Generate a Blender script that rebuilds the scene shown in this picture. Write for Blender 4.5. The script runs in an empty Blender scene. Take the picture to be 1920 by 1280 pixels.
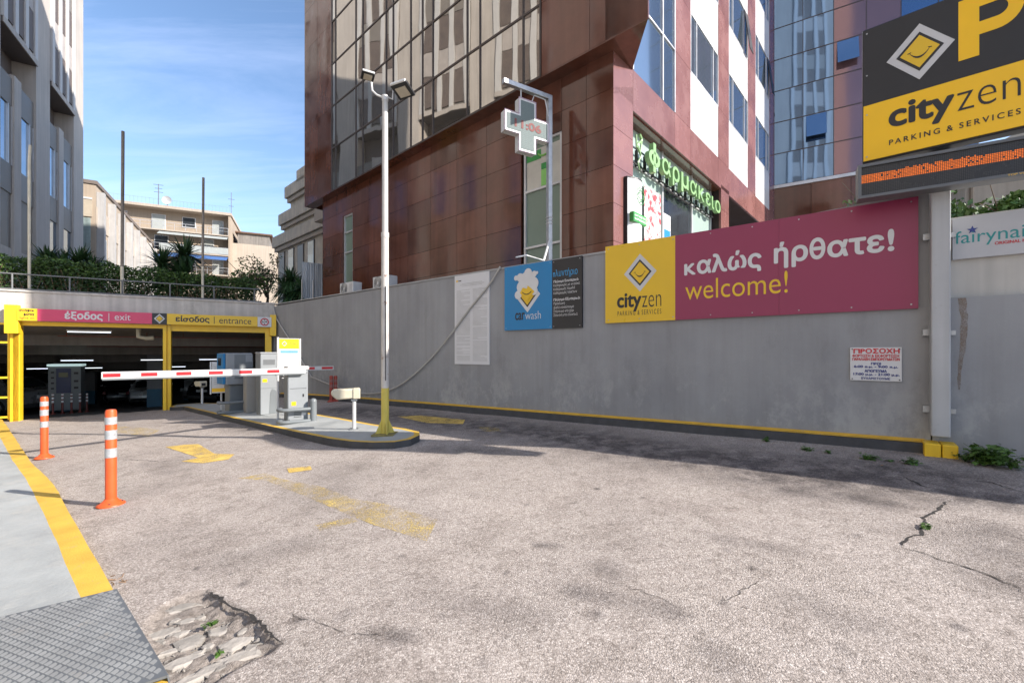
import bpy, bmesh, math, random
import numpy as np
from mathutils import Matrix, Vector
R = math.radians
scene = bpy.context.scene
COL = scene.collection
random.seed(7); np.random.seed(7)

# ------------------------------------------------------------------ camera
FOC = 810.0; CX = 960.0; HZ = 660.0; EYE = 1.493
cam = bpy.data.cameras.new('camera'); camo = bpy.data.objects.new('camera', cam)
COL.objects.link(camo); scene.camera = camo
cam.sensor_width = 36; cam.lens = FOC / 1920 * 36; cam.shift_y = 20 / 1920
cam.clip_start = 0.05; cam.clip_end = 3000
camo.location = (0, 0, EYE); camo.rotation_euler = (R(90), 0, 0)

# ------------------------------------------------------------------ sun, sky, exposure
SUN_AZ = (0.954, -0.300); SUN_EL = 30.0
sun = bpy.data.lights.new('sun', 'SUN'); suno = bpy.data.objects.new('sun', sun); COL.objects.link(suno)
sun.energy = 5.0; sun.angle = R(0.5); sun.color = (1.0, 0.93, 0.85)
sd = Vector((SUN_AZ[0] * math.cos(R(SUN_EL)), SUN_AZ[1] * math.cos(R(SUN_EL)), math.sin(R(SUN_EL))))
suno.rotation_euler = sd.to_track_quat('Z', 'Y').to_euler()
world = bpy.data.worlds.new('World'); scene.world = world; world.use_nodes = True
wn = world.node_tree; bgn = wn.nodes['Background']; bgn.inputs[1].default_value = 0.15
sky = wn.nodes.new('ShaderNodeTexSky'); sky.sky_type = 'NISHITA'; sky.sun_disc = False
sky.sun_elevation = R(SUN_EL); sky.sun_rotation = math.atan2(SUN_AZ[0], SUN_AZ[1])
sky.air_density = 1.0; sky.dust_density = 0.6; sky.ozone_density = 3.0
# thin cirrus streaks, laid out on the sky direction
tc = wn.nodes.new('ShaderNodeTexCoord')
sep = wn.nodes.new('ShaderNodeSeparateXYZ'); wn.links.new(tc.outputs['Generated'], sep.inputs[0])
def wmath(op, a, b, clamp=False):
    n = wn.nodes.new('ShaderNodeMath'); n.operation = op; n.use_clamp = clamp
    for i, v in enumerate((a, b)):
        if v is None: continue
        if isinstance(v, (int, float)): n.inputs[i].default_value = v
        else: wn.links.new(v, n.inputs[i])
    return n.outputs[0]
zz = wmath('ADD', wmath('MAXIMUM', sep.outputs[2], 0.0), 0.12)
cmb = wn.nodes.new('ShaderNodeCombineXYZ')
wn.links.new(wmath('DIVIDE', sep.outputs[0], zz), cmb.inputs[0]); wn.links.new(wmath('DIVIDE', sep.outputs[1], zz), cmb.inputs[1])
mp = wn.nodes.new('ShaderNodeMapping'); mp.inputs['Rotation'].default_value = (0, 0, R(38)); mp.inputs['Scale'].default_value = (0.55, 2.6, 1)
wn.links.new(cmb.outputs[0], mp.inputs[0])
nz = wn.nodes.new('ShaderNodeTexNoise'); nz.inputs['Scale'].default_value = 1.1; nz.inputs['Detail'].default_value = 9; nz.inputs['Roughness'].default_value = 0.62; nz.inputs['Distortion'].default_value = 0.6
wn.links.new(mp.outputs[0], nz.inputs[0])
rp = wn.nodes.new('ShaderNodeValToRGB'); rp.color_ramp.elements[0].position = 0.44; rp.color_ramp.elements[1].position = 0.82
wn.links.new(nz.outputs[0], rp.inputs[0])
hz = wmath('SUBTRACT', 1.0, wmath('MULTIPLY', sep.outputs[2], 1.35), True)
cf = wmath('ADD', wmath('MULTIPLY', rp.outputs[0], 0.42), wmath('MULTIPLY', wmath('POWER', hz, 3.0), 0.22), True)
gm = wn.nodes.new('ShaderNodeMix'); gm.data_type = 'RGBA'; wn.links.new(cf, gm.inputs[0])
wn.links.new(sky.outputs[0], gm.inputs[6]); gm.inputs[7].default_value = (3.9, 4.5, 6.4, 1)
wn.links.new(gm.outputs[2], bgn.inputs[0])
scene.view_settings.view_transform = 'Standard'; scene.view_settings.look = 'None'
scene.view_settings.gamma = 1; scene.view_settings.use_curve_mapping = False
scene.view_settings.exposure = 0.87
scene.cycles.max_bounces = 8; scene.cycles.transparent_max_bounces = 12

# ------------------------------------------------------------------ frames and pixel rays
def zg(x, y):
    xc = min(max(x, -25), 8); yc = min(max(y, -3), 25)
    return .0515 * xc + .0269 * yc - .16 * math.exp(-((x + 11.1) ** 2 + (y - 13.9) ** 2) / 9.0)
def G(px, py, dz=0.0):
    xr = (px - CX) / FOC; k = (py - HZ) / FOC; Y = 5.0
    for _ in range(60):
        Yn = (EYE - dz - zg(xr * Y, Y)) / k
        Y = Y * .5 + Yn * .5
    return Vector((xr * Y, Y, EYE - k * Y))
class Fr:
    def __init__(s, ox, oy, dx, dy):
        l = math.hypot(dx, dy); s.o = (ox, oy); s.x = (dx / l, dy / l); s.y = (-dy / l, dx / l)
        s.m = Matrix(((s.x[0], s.y[0], 0, ox), (s.x[1], s.y[1], 0, oy), (0, 0, 1, 0), (0, 0, 0, 1)))
    def hit(s, px, py, yo=0.0):
        xr = (px - CX) / FOC
        ox = s.o[0] + s.y[0] * yo; oy = s.o[1] + s.y[1] * yo
        # ox + x0*u = xr*(oy + x1*u)
        u = (xr * oy - ox) / (s.x[0] - xr * s.x[1])
        Y = oy + s.x[1] * u
        return u, EYE - (py - HZ) / FOC * Y
    def u(s, px, yo=0.0): return s.hit(px, HZ, yo)[0]
    def z(s, px, py, yo=0.0): return s.hit(px, py, yo)[1]
    def w(s, u, y, z=0): return s.m @ Vector((u, y, z))
    def loc(s, p): return s.m.inverted() @ Vector(p)
W0 = Fr(0, 0, 1, 0)
FW = Fr(4.69, 4.90, .7804, -.6252)              # grey retaining wall
J = FW.w(-16.9, 0); FG = Fr(J.x, J.y, .858, .513)  # garage front
FL = Fr(1.877, 8.0, .738, -.674)                # granite office block, front; its side wall is x = 0, y = distance along
FR = Fr(1.877, 8.0, .674, .738)                 # the same block, street side
FB = Fr(-29.8, 30.0, -.513, .858)               # left tower
SLOPE_A = G(38, 787)

# ------------------------------------------------------------------ materials
MATS = {}
def rgb(c, f=1.0): return (min(c[0] * f, 1), min(c[1] * f, 1), min(c[2] * f, 1), 1)
def M(name, col, rough=.6, metal=0.0, var=.12, scale=2.5, bump=0.0, bscale=60, streak=0.0, rnd=0.0, spec=.5, dirt=None, dirts=1.2, dirtt=(.55, .75), emit=0, wear=None):
    if name in MATS: return MATS[name]
    m = bpy.data.materials.new(name); m.use_nodes = True; MATS[name] = m
    nt = m.node_tree; b = nt.nodes['Principled BSDF']; L = nt.links.new
    geo = nt.nodes.new('ShaderNodeNewGeometry')
    n1 = nt.nodes.new('ShaderNodeTexNoise'); n1.inputs['Scale'].default_value = scale; n1.inputs['Detail'].default_value = 6; n1.inputs['Roughness'].default_value = .6
    L(geo.outputs['Position'], n1.inputs[0])
    r1 = nt.nodes.new('ShaderNodeValToRGB'); r1.color_ramp.elements[0].position = .3; r1.color_ramp.elements[1].position = .7
    r1.color_ramp.elements[0].color = rgb(col, 1 - var); r1.color_ramp.elements[1].color = rgb(col, 1 + var)
    L(n1.outputs[0], r1.inputs[0]); out = r1.outputs[0]
    def mul(out, val):
        mx = nt.nodes.new('ShaderNodeMix'); mx.data_type = 'RGBA'; mx.blend_type = 'MULTIPLY'; mx.inputs[0].default_value = 1
        L(out, mx.inputs[6]); L(val, mx.inputs[7]); return mx.outputs[2]
    def rng(src, a, b_, lo=0, hi=1):
        q = nt.nodes.new('ShaderNodeMapRange'); q.inputs[1].default_value = lo; q.inputs[2].default_value = hi; q.inputs[3].default_value = a; q.inputs[4].default_value = b_
        L(src, q.inputs[0]); return q.outputs[0]
    if streak:
        mpn = nt.nodes.new('ShaderNodeMapping'); mpn.inputs['Scale'].default_value = (7, 7, .35); L(geo.outputs['Position'], mpn.inputs[0])
        n2 = nt.nodes.new('ShaderNodeTexNoise'); n2.inputs['Scale'].default_value = 1; n2.inputs['Detail'].default_value = 5; L(mpn.outputs[0], n2.inputs[0])
        out = mul(out, rng(n2.outputs[0], 1 - streak, 1 + streak, .3, .7))
    if rnd:
        oi = nt.nodes.new('ShaderNodeObjectInfo'); out = mul(out, rng(oi.outputs['Random'], 1 - rnd, 1 + rnd))
    if dirt:
        n3 = nt.nodes.new('ShaderNodeTexNoise'); n3.inputs['Scale'].default_value = dirts; n3.inputs['Detail'].default_value = 10; n3.inputs['Roughness'].default_value = .7; L(geo.outputs['Position'], n3.inputs[0])
        r3 = nt.nodes.new('ShaderNodeValToRGB'); r3.color_ramp.elements[0].position = dirtt[0]; r3.color_ramp.elements[1].position = dirtt[1]; L(n3.outputs[0], r3.inputs[0])
        mx = nt.nodes.new('ShaderNodeMix'); mx.data_type = 'RGBA'; L(r3.outputs[0], mx.inputs[0]); L(out, mx.inputs[6]); mx.inputs[7].default_value = rgb(dirt); out = mx.outputs[2]
    L(out, b.inputs['Base Color']); b.inputs['Metallic'].default_value = metal; b.inputs['Specular IOR Level'].default_value = spec
    L(rng(n1.outputs[0], max(rough - .08, .02), min(rough + .08, 1), .3, .7), b.inputs['Roughness'])
    if bump:
        n4 = nt.nodes.new('ShaderNodeTexNoise'); n4.inputs['Scale'].default_value = bscale; n4.inputs['Detail'].default_value = 4; L(geo.outputs['Position'], n4.inputs[0])
        bp = nt.nodes.new('ShaderNodeBump'); bp.inputs['Strength'].default_value = bump; bp.inputs['Distance'].default_value = .01; L(n4.outputs[0], bp.inputs['Height']); L(bp.outputs[0], b.inputs['Normal'])
    if emit:
        b.inputs['Emission Color'].default_value = rgb(col); b.inputs['Emission Strength'].default_value = emit
    if wear:   # paint worn off the road: holes where the noise is high
        n5 = nt.nodes.new('ShaderNodeTexNoise'); n5.inputs['Scale'].default_value = wear[0]; n5.inputs['Detail'].default_value = 8; n5.inputs['Roughness'].default_value = .75; L(geo.outputs['Position'], n5.inputs[0])
        n6 = nt.nodes.new('ShaderNodeTexNoise'); n6.inputs['Scale'].default_value = 120; n6.inputs['Detail'].default_value = 2; L(geo.outputs['Position'], n6.inputs[0])
        ad = nt.nodes.new('ShaderNodeMath'); ad.operation = 'MULTIPLY_ADD'; L(n6.outputs[0], ad.inputs[0]); ad.inputs[1].default_value = 1.0; L(n5.outputs[0], ad.inputs[2])
        L(rng(ad.outputs[0], 1, 0, wear[1], wear[2]), b.inputs['Alpha'])
    return m

def glassmat(name, col, metal=.85, rough=.03, wave=.25, wscale=1.4):
    m = bpy.data.materials.new(name); m.use_nodes = True; MATS[name] = m
    nt = m.node_tree; b = nt.nodes['Principled BSDF']; L = nt.links.new
    b.inputs['Base Color'].default_value = rgb(col); b.inputs['Metallic'].default_value = metal; b.inputs['Roughness'].default_value = rough
    geo = nt.nodes.new('ShaderNodeNewGeometry'); oi = nt.nodes.new('ShaderNodeObjectInfo')
    mu = nt.nodes.new('ShaderNodeVectorMath'); mu.operation = 'MULTIPLY_ADD'; mu.inputs[1].default_value = (1, 1, .4)
    cb = nt.nodes.new('ShaderNodeCombineXYZ'); ml = nt.nodes.new('ShaderNodeMath'); ml.operation = 'MULTIPLY'; ml.inputs[1].default_value = 37
    L(oi.outputs['Random'], ml.inputs[0]); L(ml.outputs[0], cb.inputs[2]); L(geo.outputs['Position'], mu.inputs[0]); L(cb.outputs[0], mu.inputs[2])
    n = nt.nodes.new('ShaderNodeTexNoise'); n.inputs['Scale'].default_value = wscale; n.inputs['Detail'].default_value = 1.5; L(mu.outputs[0], n.inputs[0])
    bp = nt.nodes.new('ShaderNodeBump'); bp.inputs['Strength'].default_value = wave; bp.inputs['Distance'].default_value = .03; L(n.outputs[0], bp.inputs['Height']); L(bp.outputs[0], b.inputs['Normal'])
    return m

def asphalt():
    m = bpy.data.materials.new('worn_asphalt'); m.use_nodes = True
    nt = m.node_tree; b = nt.nodes['Principled BSDF']; L = nt.links.new
    geo = nt.nodes.new('ShaderNodeNewGeometry')
    def noise(s, d=6, r=.6, src=None):
        n = nt.nodes.new('ShaderNodeTexNoise'); n.inputs['Scale'].default_value = s; n.inputs['Detail'].default_value = d; n.inputs['Roughness'].default_value = r
        L(src or geo.outputs['Position'], n.inputs[0]); return n.outputs[0]
    def ramp(src, stops):
        r = nt.nodes.new('ShaderNodeValToRGB'); e = r.color_ramp.elements
        while len(e) < len(stops): e.new(.5)
        for i, (p, c) in enumerate(stops): e[i].position = p; e[i].color = rgb(c)
        L(src, r.inputs[0]); return r.outputs[0]
    def mix(f, a, c, mode='MIX'):
        x = nt.nodes.new('ShaderNodeMix'); x.data_type = 'RGBA'; x.blend_type = mode
        if isinstance(f, (int, float)): x.inputs[0].default_value = f
        else: L(f, x.inputs[0])
        for i, v in ((6, a), (7, c)):
            if isinstance(v, tuple): x.inputs[i].default_value = rgb(v)
            else: L(v, x.inputs[i])
        return x.outputs[2]
    # warp the coordinates a little so that the grains are uneven
    wv = nt.nodes.new('ShaderNodeTexNoise'); wv.inputs['Scale'].default_value = 30; wv.inputs['Detail'].default_value = 3; L(geo.outputs['Position'], wv.inputs[0])
    wm = nt.nodes.new('ShaderNodeVectorMath'); wm.operation = 'MULTIPLY_ADD'; L(wv.outputs['Color'], wm.inputs[0]); wm.inputs[1].default_value = (.018, .018, .018); L(geo.outputs['Position'], wm.inputs[2])
    def voro(sc_):
        q = nt.nodes.new('ShaderNodeTexVoronoi'); q.inputs['Scale'].default_value = sc_; q.inputs['Randomness'].default_value = 1; L(wm.outputs[0], q.inputs[0]); return q
    v = voro(105); v2 = voro(220); v3 = voro(58)
    sv = nt.nodes.new('ShaderNodeSeparateXYZ'); L(v.outputs['Color'], sv.inputs[0]); sv3 = nt.nodes.new('ShaderNodeSeparateXYZ'); L(v3.outputs['Color'], sv3.inputs[0]); sv2 = nt.nodes.new('ShaderNodeSeparateXYZ'); L(v2.outputs['Color'], sv2.inputs[0])
    c = ramp(sv.outputs[0], [(0, (.30, .265, .24)), (.3, (.46, .41, .375)), (.7, (.53, .475, .435)), (1, (.68, .62, .575))])
    c = mix(.6, c, ramp(v.outputs['Distance'], [(.15, (1, 1, 1)), (.8, (.50, .48, .46))]), 'MULTIPLY')
    c = mix(.5, c, ramp(sv2.outputs[1], [(0, (.55, .52, .5)), (.4, (.95, .94, .93)), (1, (1, 1, 1))]), 'MULTIPLY')
    big = ramp(sv3.outputs[0], [(.80, (0, 0, 0)), (.84, (1, 1, 1))])
    bigd = mix(1.0, big, ramp(v3.outputs['Distance'], [(.25, (1, 1, 1)), (.42, (0, 0, 0))]), 'MULTIPLY')
    c = mix(mix(.75, (0, 0, 0), bigd), c, ramp(sv3.outputs[1], [(0, (.34, .31, .29)), (.5, (.6, .55, .51)), (1, (.74, .68, .63))]))
    # broad tone changes, dusty and greyer lanes
    c = mix(.9, c, ramp(noise(.42, 9, .68), [(.30, (.70, .685, .68)), (.47, (.93, .92, .91)), (.66, (1, .99, .97))]), 'MULTIPLY')
    c = mix(.75, c, ramp(noise(2.4, 9, .75), [(.33, (.70, .68, .665)), (.52, (1, 1, 1))]), 'MULTIPLY')
    c = mix(.5, c, ramp(noise(9, 6, .75), [(.36, (.55, .53, .51)), (.47, (1, 1, 1))]), 'MULTIPLY')
    c = mix(1.0, c, (1.03, 1.02, 1.0), 'MULTIPLY')
    # dark oil / damp marks, painted wall shadow and pothole earth come from masks stored on the mesh
    at = nt.nodes.new('ShaderNodeAttribute'); at.attribute_name = 'stain_shade'
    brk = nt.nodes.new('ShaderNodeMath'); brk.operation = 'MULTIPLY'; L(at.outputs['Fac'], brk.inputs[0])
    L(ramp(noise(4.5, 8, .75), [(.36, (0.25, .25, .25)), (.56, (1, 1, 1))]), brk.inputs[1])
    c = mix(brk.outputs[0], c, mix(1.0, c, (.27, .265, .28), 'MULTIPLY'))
    at2 = nt.nodes.new('ShaderNodeAttribute'); at2.attribute_name = 'earth'
    c = mix(at2.outputs['Fac'], c, ramp(noise(28, 8, .75), [(.32, (.11, .092, .077)), (.66, (.34, .295, .26))]))
    L(c, b.inputs['Base Color']); b.inputs['Roughness'].default_value = .85; b.inputs['Specular IOR Level'].default_value = .3
    h = nt.nodes.new('ShaderNodeMath'); h.operation = 'MULTIPLY_ADD'; L(v.outputs['Distance'], h.inputs[0]); h.inputs[1].default_value = -.8
    h2 = nt.nodes.new('ShaderNodeMath'); h2.operation = 'MULTIPLY_ADD'; L(v2.outputs['Distance'], h2.inputs[0]); h2.inputs[1].default_value = -.35; L(noise(14, 7, .8), h2.inputs[2]); L(h2.outputs[0], h.inputs[2])
    amp = nt.nodes.new('ShaderNodeMapRange'); L(noise(1.1, 5, .6), amp.inputs[0]); amp.inputs[1].default_value = .35; amp.inputs[2].default_value = .65; amp.inputs[3].default_value = .35; amp.inputs[4].default_value = .95
    bp = nt.nodes.new('ShaderNodeBump'); L(amp.outputs[0], bp.inputs['Strength']); bp.inputs['Distance'].default_value = .0065; L(h.outputs[0], bp.inputs['Height']); L(bp.outputs[0], b.inputs['Normal'])
    return m

def wallpaint(name='grey_wall_paint', col=(.288, .292, .302)):
    """grey painted render with vertical dirt runs and pale salt bloom near the foot"""
    m = bpy.data.materials.new(name); m.use_nodes = True
    nt = m.node_tree; b = nt.nodes['Principled BSDF']; L = nt.links.new
    geo = nt.nodes.new('ShaderNodeNewGeometry')
    def noise(s, d, r, sc=(1, 1, 1)):
        mpn = nt.nodes.new('ShaderNodeMapping'); mpn.inputs['Scale'].default_value = sc; L(geo.outputs['Position'], mpn.inputs[0])
        n = nt.nodes.new('ShaderNodeTexNoise'); n.inputs['Scale'].default_value = s; n.inputs['Detail'].default_value = d; n.inputs['Roughness'].default_value = r; L(mpn.outputs[0], n.inputs[0]); return n.outputs[0]
    def ramp(src, stops):
        r = nt.nodes.new('ShaderNodeValToRGB'); e = r.color_ramp.elements
        while len(e) < len(stops): e.new(.5)
        for i, (p, c) in enumerate(stops): e[i].position = p; e[i].color = rgb(c)
        L(src, r.inputs[0]); return r.outputs[0]
    def mix(f, a, c, mode='MIX'):
        x = nt.nodes.new('ShaderNodeMix'); x.data_type = 'RGBA'; x.blend_type = mode
        if isinstance(f, (int, float)): x.inputs[0].default_value = f
        else: L(f, x.inputs[0])
        for i, v in ((6, a), (7, c)):
            if isinstance(v, tuple): x.inputs[i].default_value = rgb(v)
            else: L(v, x.inputs[i])
        return x.outputs[2]
    def ml(a, c):
        x = nt.nodes.new('ShaderNodeMath'); x.operation = 'MULTIPLY'; x.use_clamp = True; L(a, x.inputs[0])
        if isinstance(c, (int, float)): x.inputs[1].default_value = c
        else: L(c, x.inputs[1])
        return x.outputs[0]
    c = mix(1.0, ramp(noise(.8, 6, .6), [(.3, (col[0] * .86, col[1] * .86, col[2] * .87)), (.7, (col[0] * 1.1, col[1] * 1.1, col[2] * 1.09))]),
            ramp(noise(1, 6, .65, (5, 5, .22)), [(.3, (.88, .87, .86)), (.62, (1, 1, 1))]), 'MULTIPLY')
    sx = nt.nodes.new('ShaderNodeSeparateXYZ'); L(geo.outputs['Position'], sx.inputs[0])
    low = nt.nodes.new('ShaderNodeMapRange'); L(sx.outputs[2], low.inputs[0]); low.inputs[1].default_value = 1.5; low.inputs[2].default_value = .25; low.inputs[3].default_value = 0; low.inputs[4].default_value = 1
    bloom = ml(ramp(noise(1.3, 12, .8, (1, 1, .7)), [(.50, (0, 0, 0)), (.60, (1, 1, 1))]), low.outputs[0])
    c = mix(ml(bloom, .6), c, (.47, .465, .45))
    fl = ml(ramp(noise(1, 10, .8, (9, 9, 1.3)), [(.62, (0, 0, 0)), (.72, (1, 1, 1))]), .25)
    c = mix(fl, c, (.38, .37, .36))
    dk = ml(ramp(noise(1, 9, .75, (2.2, 2.2, .9)), [(.56, (0, 0, 0)), (.75, (1, 1, 1))]), .38)
    c = mix(dk, c, (.13, .125, .12))
    L(c, b.inputs['Base Color']); b.inputs['Roughness'].default_value = .72
    bp = nt.nodes.new('ShaderNodeBump'); bp.inputs['Strength'].default_value = .3; bp.inputs['Distance'].default_value = .006; L(noise(22, 8, .7), bp.inputs['Height']); L(bp.outputs[0], b.inputs['Normal'])
    return m

ASPH = asphalt(); WALLP = wallpaint()
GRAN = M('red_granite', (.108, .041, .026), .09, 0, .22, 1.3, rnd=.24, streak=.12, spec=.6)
GRANS = M('red_granite_sunlit_tone', (.19, .083, .072), .26, 0, .12, 1.3, rnd=.09, spec=.5)  # same red granite with the sunlight put into a paler, pinker colour
DGRAN = M('dark_joint', (.03, .014, .012), .7)
GLASS = glassmat('mirror_glass', (.46, .44, .405), .92, .02, .22, .8)
GLASSB = glassmat('blue_glass', (.27, .37, .48), .9, .03, .14, .7)
GLASSS = glassmat('side_glass', (.26, .34, .42), .85, .06, .15, .8)
GREENG = M('frosted_green_glass', (.17, .225, .175), .25, 0, .1, .8, spec=.6)
PALEG = M('pale_green_glass', (.33, .42, .38), .2, 0, .08, .8, spec=.6)
MULL = M('brown_mullion', (.07, .055, .05), .4, .4)
ALU = M('aluminium', (.55, .55, .56), .38, .5)
WPAN = M('white_facade_panel', (.52, .52, .525), .35, 0, .05, 1.5, streak=.05, rnd=.03)
YEL = M('yellow_paint', (.80, .50, .02), .4, 0, .08, 3, dirt=(.45, .27, .03), dirts=3, dirtt=(.62, .9))
YELR = M('yellow_road_paint', (.60, .375, .05), .7, 0, .14, 4, bump=.3, bscale=90, dirt=(.30, .26, .19), dirts=16, dirtt=(.60, .72))
YELW = M('worn_yellow_marking', (.60, .41, .10), .8, 0, .2, 5, wear=(4, 1.0, 1.2))
YELW2 = M('nearly_gone_yellow_marking', (.58, .43, .14), .8, 0, .15, 5, wear=(2.6, .80, 1.02))
SIGNY = M('sign_yellow', (.74, .47, .02), .35, 0, .03)
SIGNY2 = M('sign_orange_yellow', (.92, .53, .005), .35, 0, .03)
MAGE = M('sign_magenta', (.27, .032, .085), .4, 0, .06, .6)
PINK = M('sign_pink', (.62, .06, .14), .4, 0, .04)
BLUE = M('sign_blue', (.01, .20, .45), .4, 0, .06, .8)
BLK = M('sign_black', (.018, .018, .02), .4, 0, .1)
WHT = M('white_print', (.62, .62, .62), .45, 0, .03)
SILV = M('silver_print', (.55, .55, .55), .35, 0, .04)
TXTB = M('light_blue_print', (.04, .32, .62), .5)
TXTR = M('red_print', (.55, .03, .04), .5)
TXTN = M('navy_print', (.03, .05, .22), .5)
TXTG = M('grey_print', (.45, .45, .45), .6)
ORNG = M('orange_plastic', (.62, .085, .018), .42, 0, .1, 3, dirt=(.45, .10, .04), dirts=7, dirtt=(.6, .85), bump=.1)
REFL = M('reflective_band', (.42, .43, .44), .4, .3, .15, 30, dirt=(.2, .19, .18), dirts=14, dirtt=(.55, .8))
RUBR = M('dark_rubber', (.03, .03, .03), .8)
CAB = M('grey_cabinet_paint', (.15, .165, .172), .45, 0, .06, 1.5)
CABL = M('light_cabinet_paint', (.245, .26, .27), .42, 0, .05, 1.5)
CABB = M('beige_cabinet_paint', (.27, .255, .23), .5, 0, .05)
BLUEP = M('blue_machine_panel', (.01, .16, .36), .4)
WMET = M('white_metal', (.56, .56, .55), .4, .1, .08, 4)
REDP = M('red_print_band', (.55, .012, .018), .4)
CREAM = M('cream_plastic', (.52, .475, .36), .45, 0, .06, 4)
GALV = M('galvanised_steel', (.40, .41, .42), .4, .75, .2, 9)
RUST = M('rusty_white_paint', (.48, .455, .42), .55, .1, .12, 5, dirt=(.17, .065, .03), dirts=6, dirtt=(.57, .66), streak=.1)
YPOLE = M('old_yellow_pole_paint', (.52, .42, .08), .55, 0, .12, 5, dirt=(.28, .22, .12), dirts=5, dirtt=(.6, .8))
BLKP = M('black_metal', (.02, .02, .022), .4, .3)
CONC = M('pale_concrete', (.50, .47, .44), .85, 0, .16, 1.2, bump=.4, bscale=25, streak=.16, dirt=(.24, .215, .19), dirts=1.6, dirtt=(.55, .8))
SIDEW = M('painted_grey_pavement', (.33, .345, .34), .75, 0, .17, 2.2, bump=.35, bscale=45, dirt=(.40, .395, .37), dirts=5, dirtt=(.5, .75))
KERBD = M('dark_kerb', (.055, .055, .058), .8, 0, .3, 6, bump=.5, bscale=30)
PLATE = M('steel_tread_plate', (.115, .125, .135), .6, .1, .2, 2.5, dirt=(.16, .15, .14), dirts=4, dirtt=(.6, .85))
PLATP = M('worn_bright_steel', (.255, .26, .255), .6, .1, .18, 7, dirt=(.28, .25, .21), dirts=5, dirtt=(.55, .8))
STONE = M('pale_stone', (.30, .275, .245), .85, 0, .22, 9, bump=.6, bscale=40, rnd=.2, dirt=(.2, .17, .14), dirts=9, dirtt=(.55, .8))
EARTH = M('dark_earth', (.09, .075, .06), .95, 0, .3, 12, bump=.6, bscale=60)
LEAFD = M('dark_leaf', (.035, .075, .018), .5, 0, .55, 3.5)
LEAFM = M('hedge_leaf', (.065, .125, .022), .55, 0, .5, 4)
LEAFL = M('fresh_leaf', (.06, .125, .022), .5, 0, .4, 8)
LEAFR = M('russet_leaf', (.15, .10, .06), .6, 0, .5, 5)
YUCC = M('yucca_leaf', (.035, .08, .028), .38, 0, .45, 2, rnd=.1)
TWIG = M('bare_twig', (.20, .13, .08), .8, 0, .3, 6)
BARK = M('bark', (.11, .08, .055), .9, 0, .3, 8, bump=.5)
WOODP = M('weathered_pole', (.20, .17, .14), .7, 0, .3, 3, streak=.3)
CREAMP = M('cream_pole_paint', (.58, .53, .42), .6, 0, .15, 4)
BEIG = M('beige_render', (.34, .275, .21), .85, 0, .08, .7, streak=.07)
BEIG2 = M('pale_beige_render', (.40, .34, .275), .85, 0, .08, .6, streak=.08)
STUC = M('terrace_stone_cladding', (.50, .43, .335), .8, 0, .2, 1.2, streak=.14)
SHAD = M('shutter', (.34, .36, .345), .6, 0, .06)
DARKW = M('dark_window', (.03, .035, .04), .12, 0, .2, spec=.7)
LBW = M('tower_concrete', (.44, .40, .36), .8, 0, .1, .5, streak=.1, bump=.2, bscale=14)
LBG = M('tower_grey_panel', (.20, .175, .15), .5, 0, .08, .6, rnd=.08)
LBL = M('tower_louvre', (.13, .10, .085), .6, 0, .15)
LBWH = M('tower_white_fin', (.52, .505, .49), .6, 0, .05)
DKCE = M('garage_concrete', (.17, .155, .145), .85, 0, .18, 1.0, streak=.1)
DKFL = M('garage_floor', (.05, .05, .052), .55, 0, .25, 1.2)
TUBE = M('lit_tube', (.8, .88, 1.0), .5, emit=1.2)
REDPIPE = M('red_pipe', (.16, .03, .02), .5)
PVC = M('pvc_pipe', (.5, .46, .36), .5)
AWN = M('blue_awning', (.05, .12, .30), .7)
TIRE = M('tyre', (.02, .02, .02), .8)
CARS = M('silver_car_paint', (.5, .5, .5), .3, .4, .03)
CARK = M('black_car_paint', (.012, .012, .014), .2, .2, .03)
CARW = M('grey_car_paint', (.20, .20, .205), .3, .4, .03)
CARGL = M('car_glass', (.015, .018, .02), .06, 0, .05, spec=.8)
LAMPR = M('tail_lamp', (.20, .008, .008), .25)
LAMPW = M('head_lamp', (.6, .6, .6), .15, .3)
PLTW = M('number_plate_white', (.6, .6, .58), .4)
GRNT = M('pharmacy_green', (.21, .36, .15), .35, 0, .05)
GRND = M('pharmacy_dark_green', (.03, .26, .05), .4)
GRNL = M('pharmacy_light_green', (.22, .52, .12), .4)
LEDP = M('led_lens', (.15, .18, .178), .6, 0, .1, 60, spec=.1)
LEDR = M('led_red_digit', (.20, .085, .08), .6, spec=.1)
LEDO = M('led_amber', (.60, .12, .008), .4, 0, .6, 30, emit=.55)
LEDK = M('led_matrix_black', (.015, .014, .014), .5)
PURP = M('cross_rim', (.45, .34, .44), .4)
POSTR = M('rose_poster', (.55, .50, .48), .4, 0, .05, dirt=(.45, .05, .06), dirts=6, dirtt=(.50, .56))
TEALT = M('teal_print', (.02, .26, .26), .5)

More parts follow.
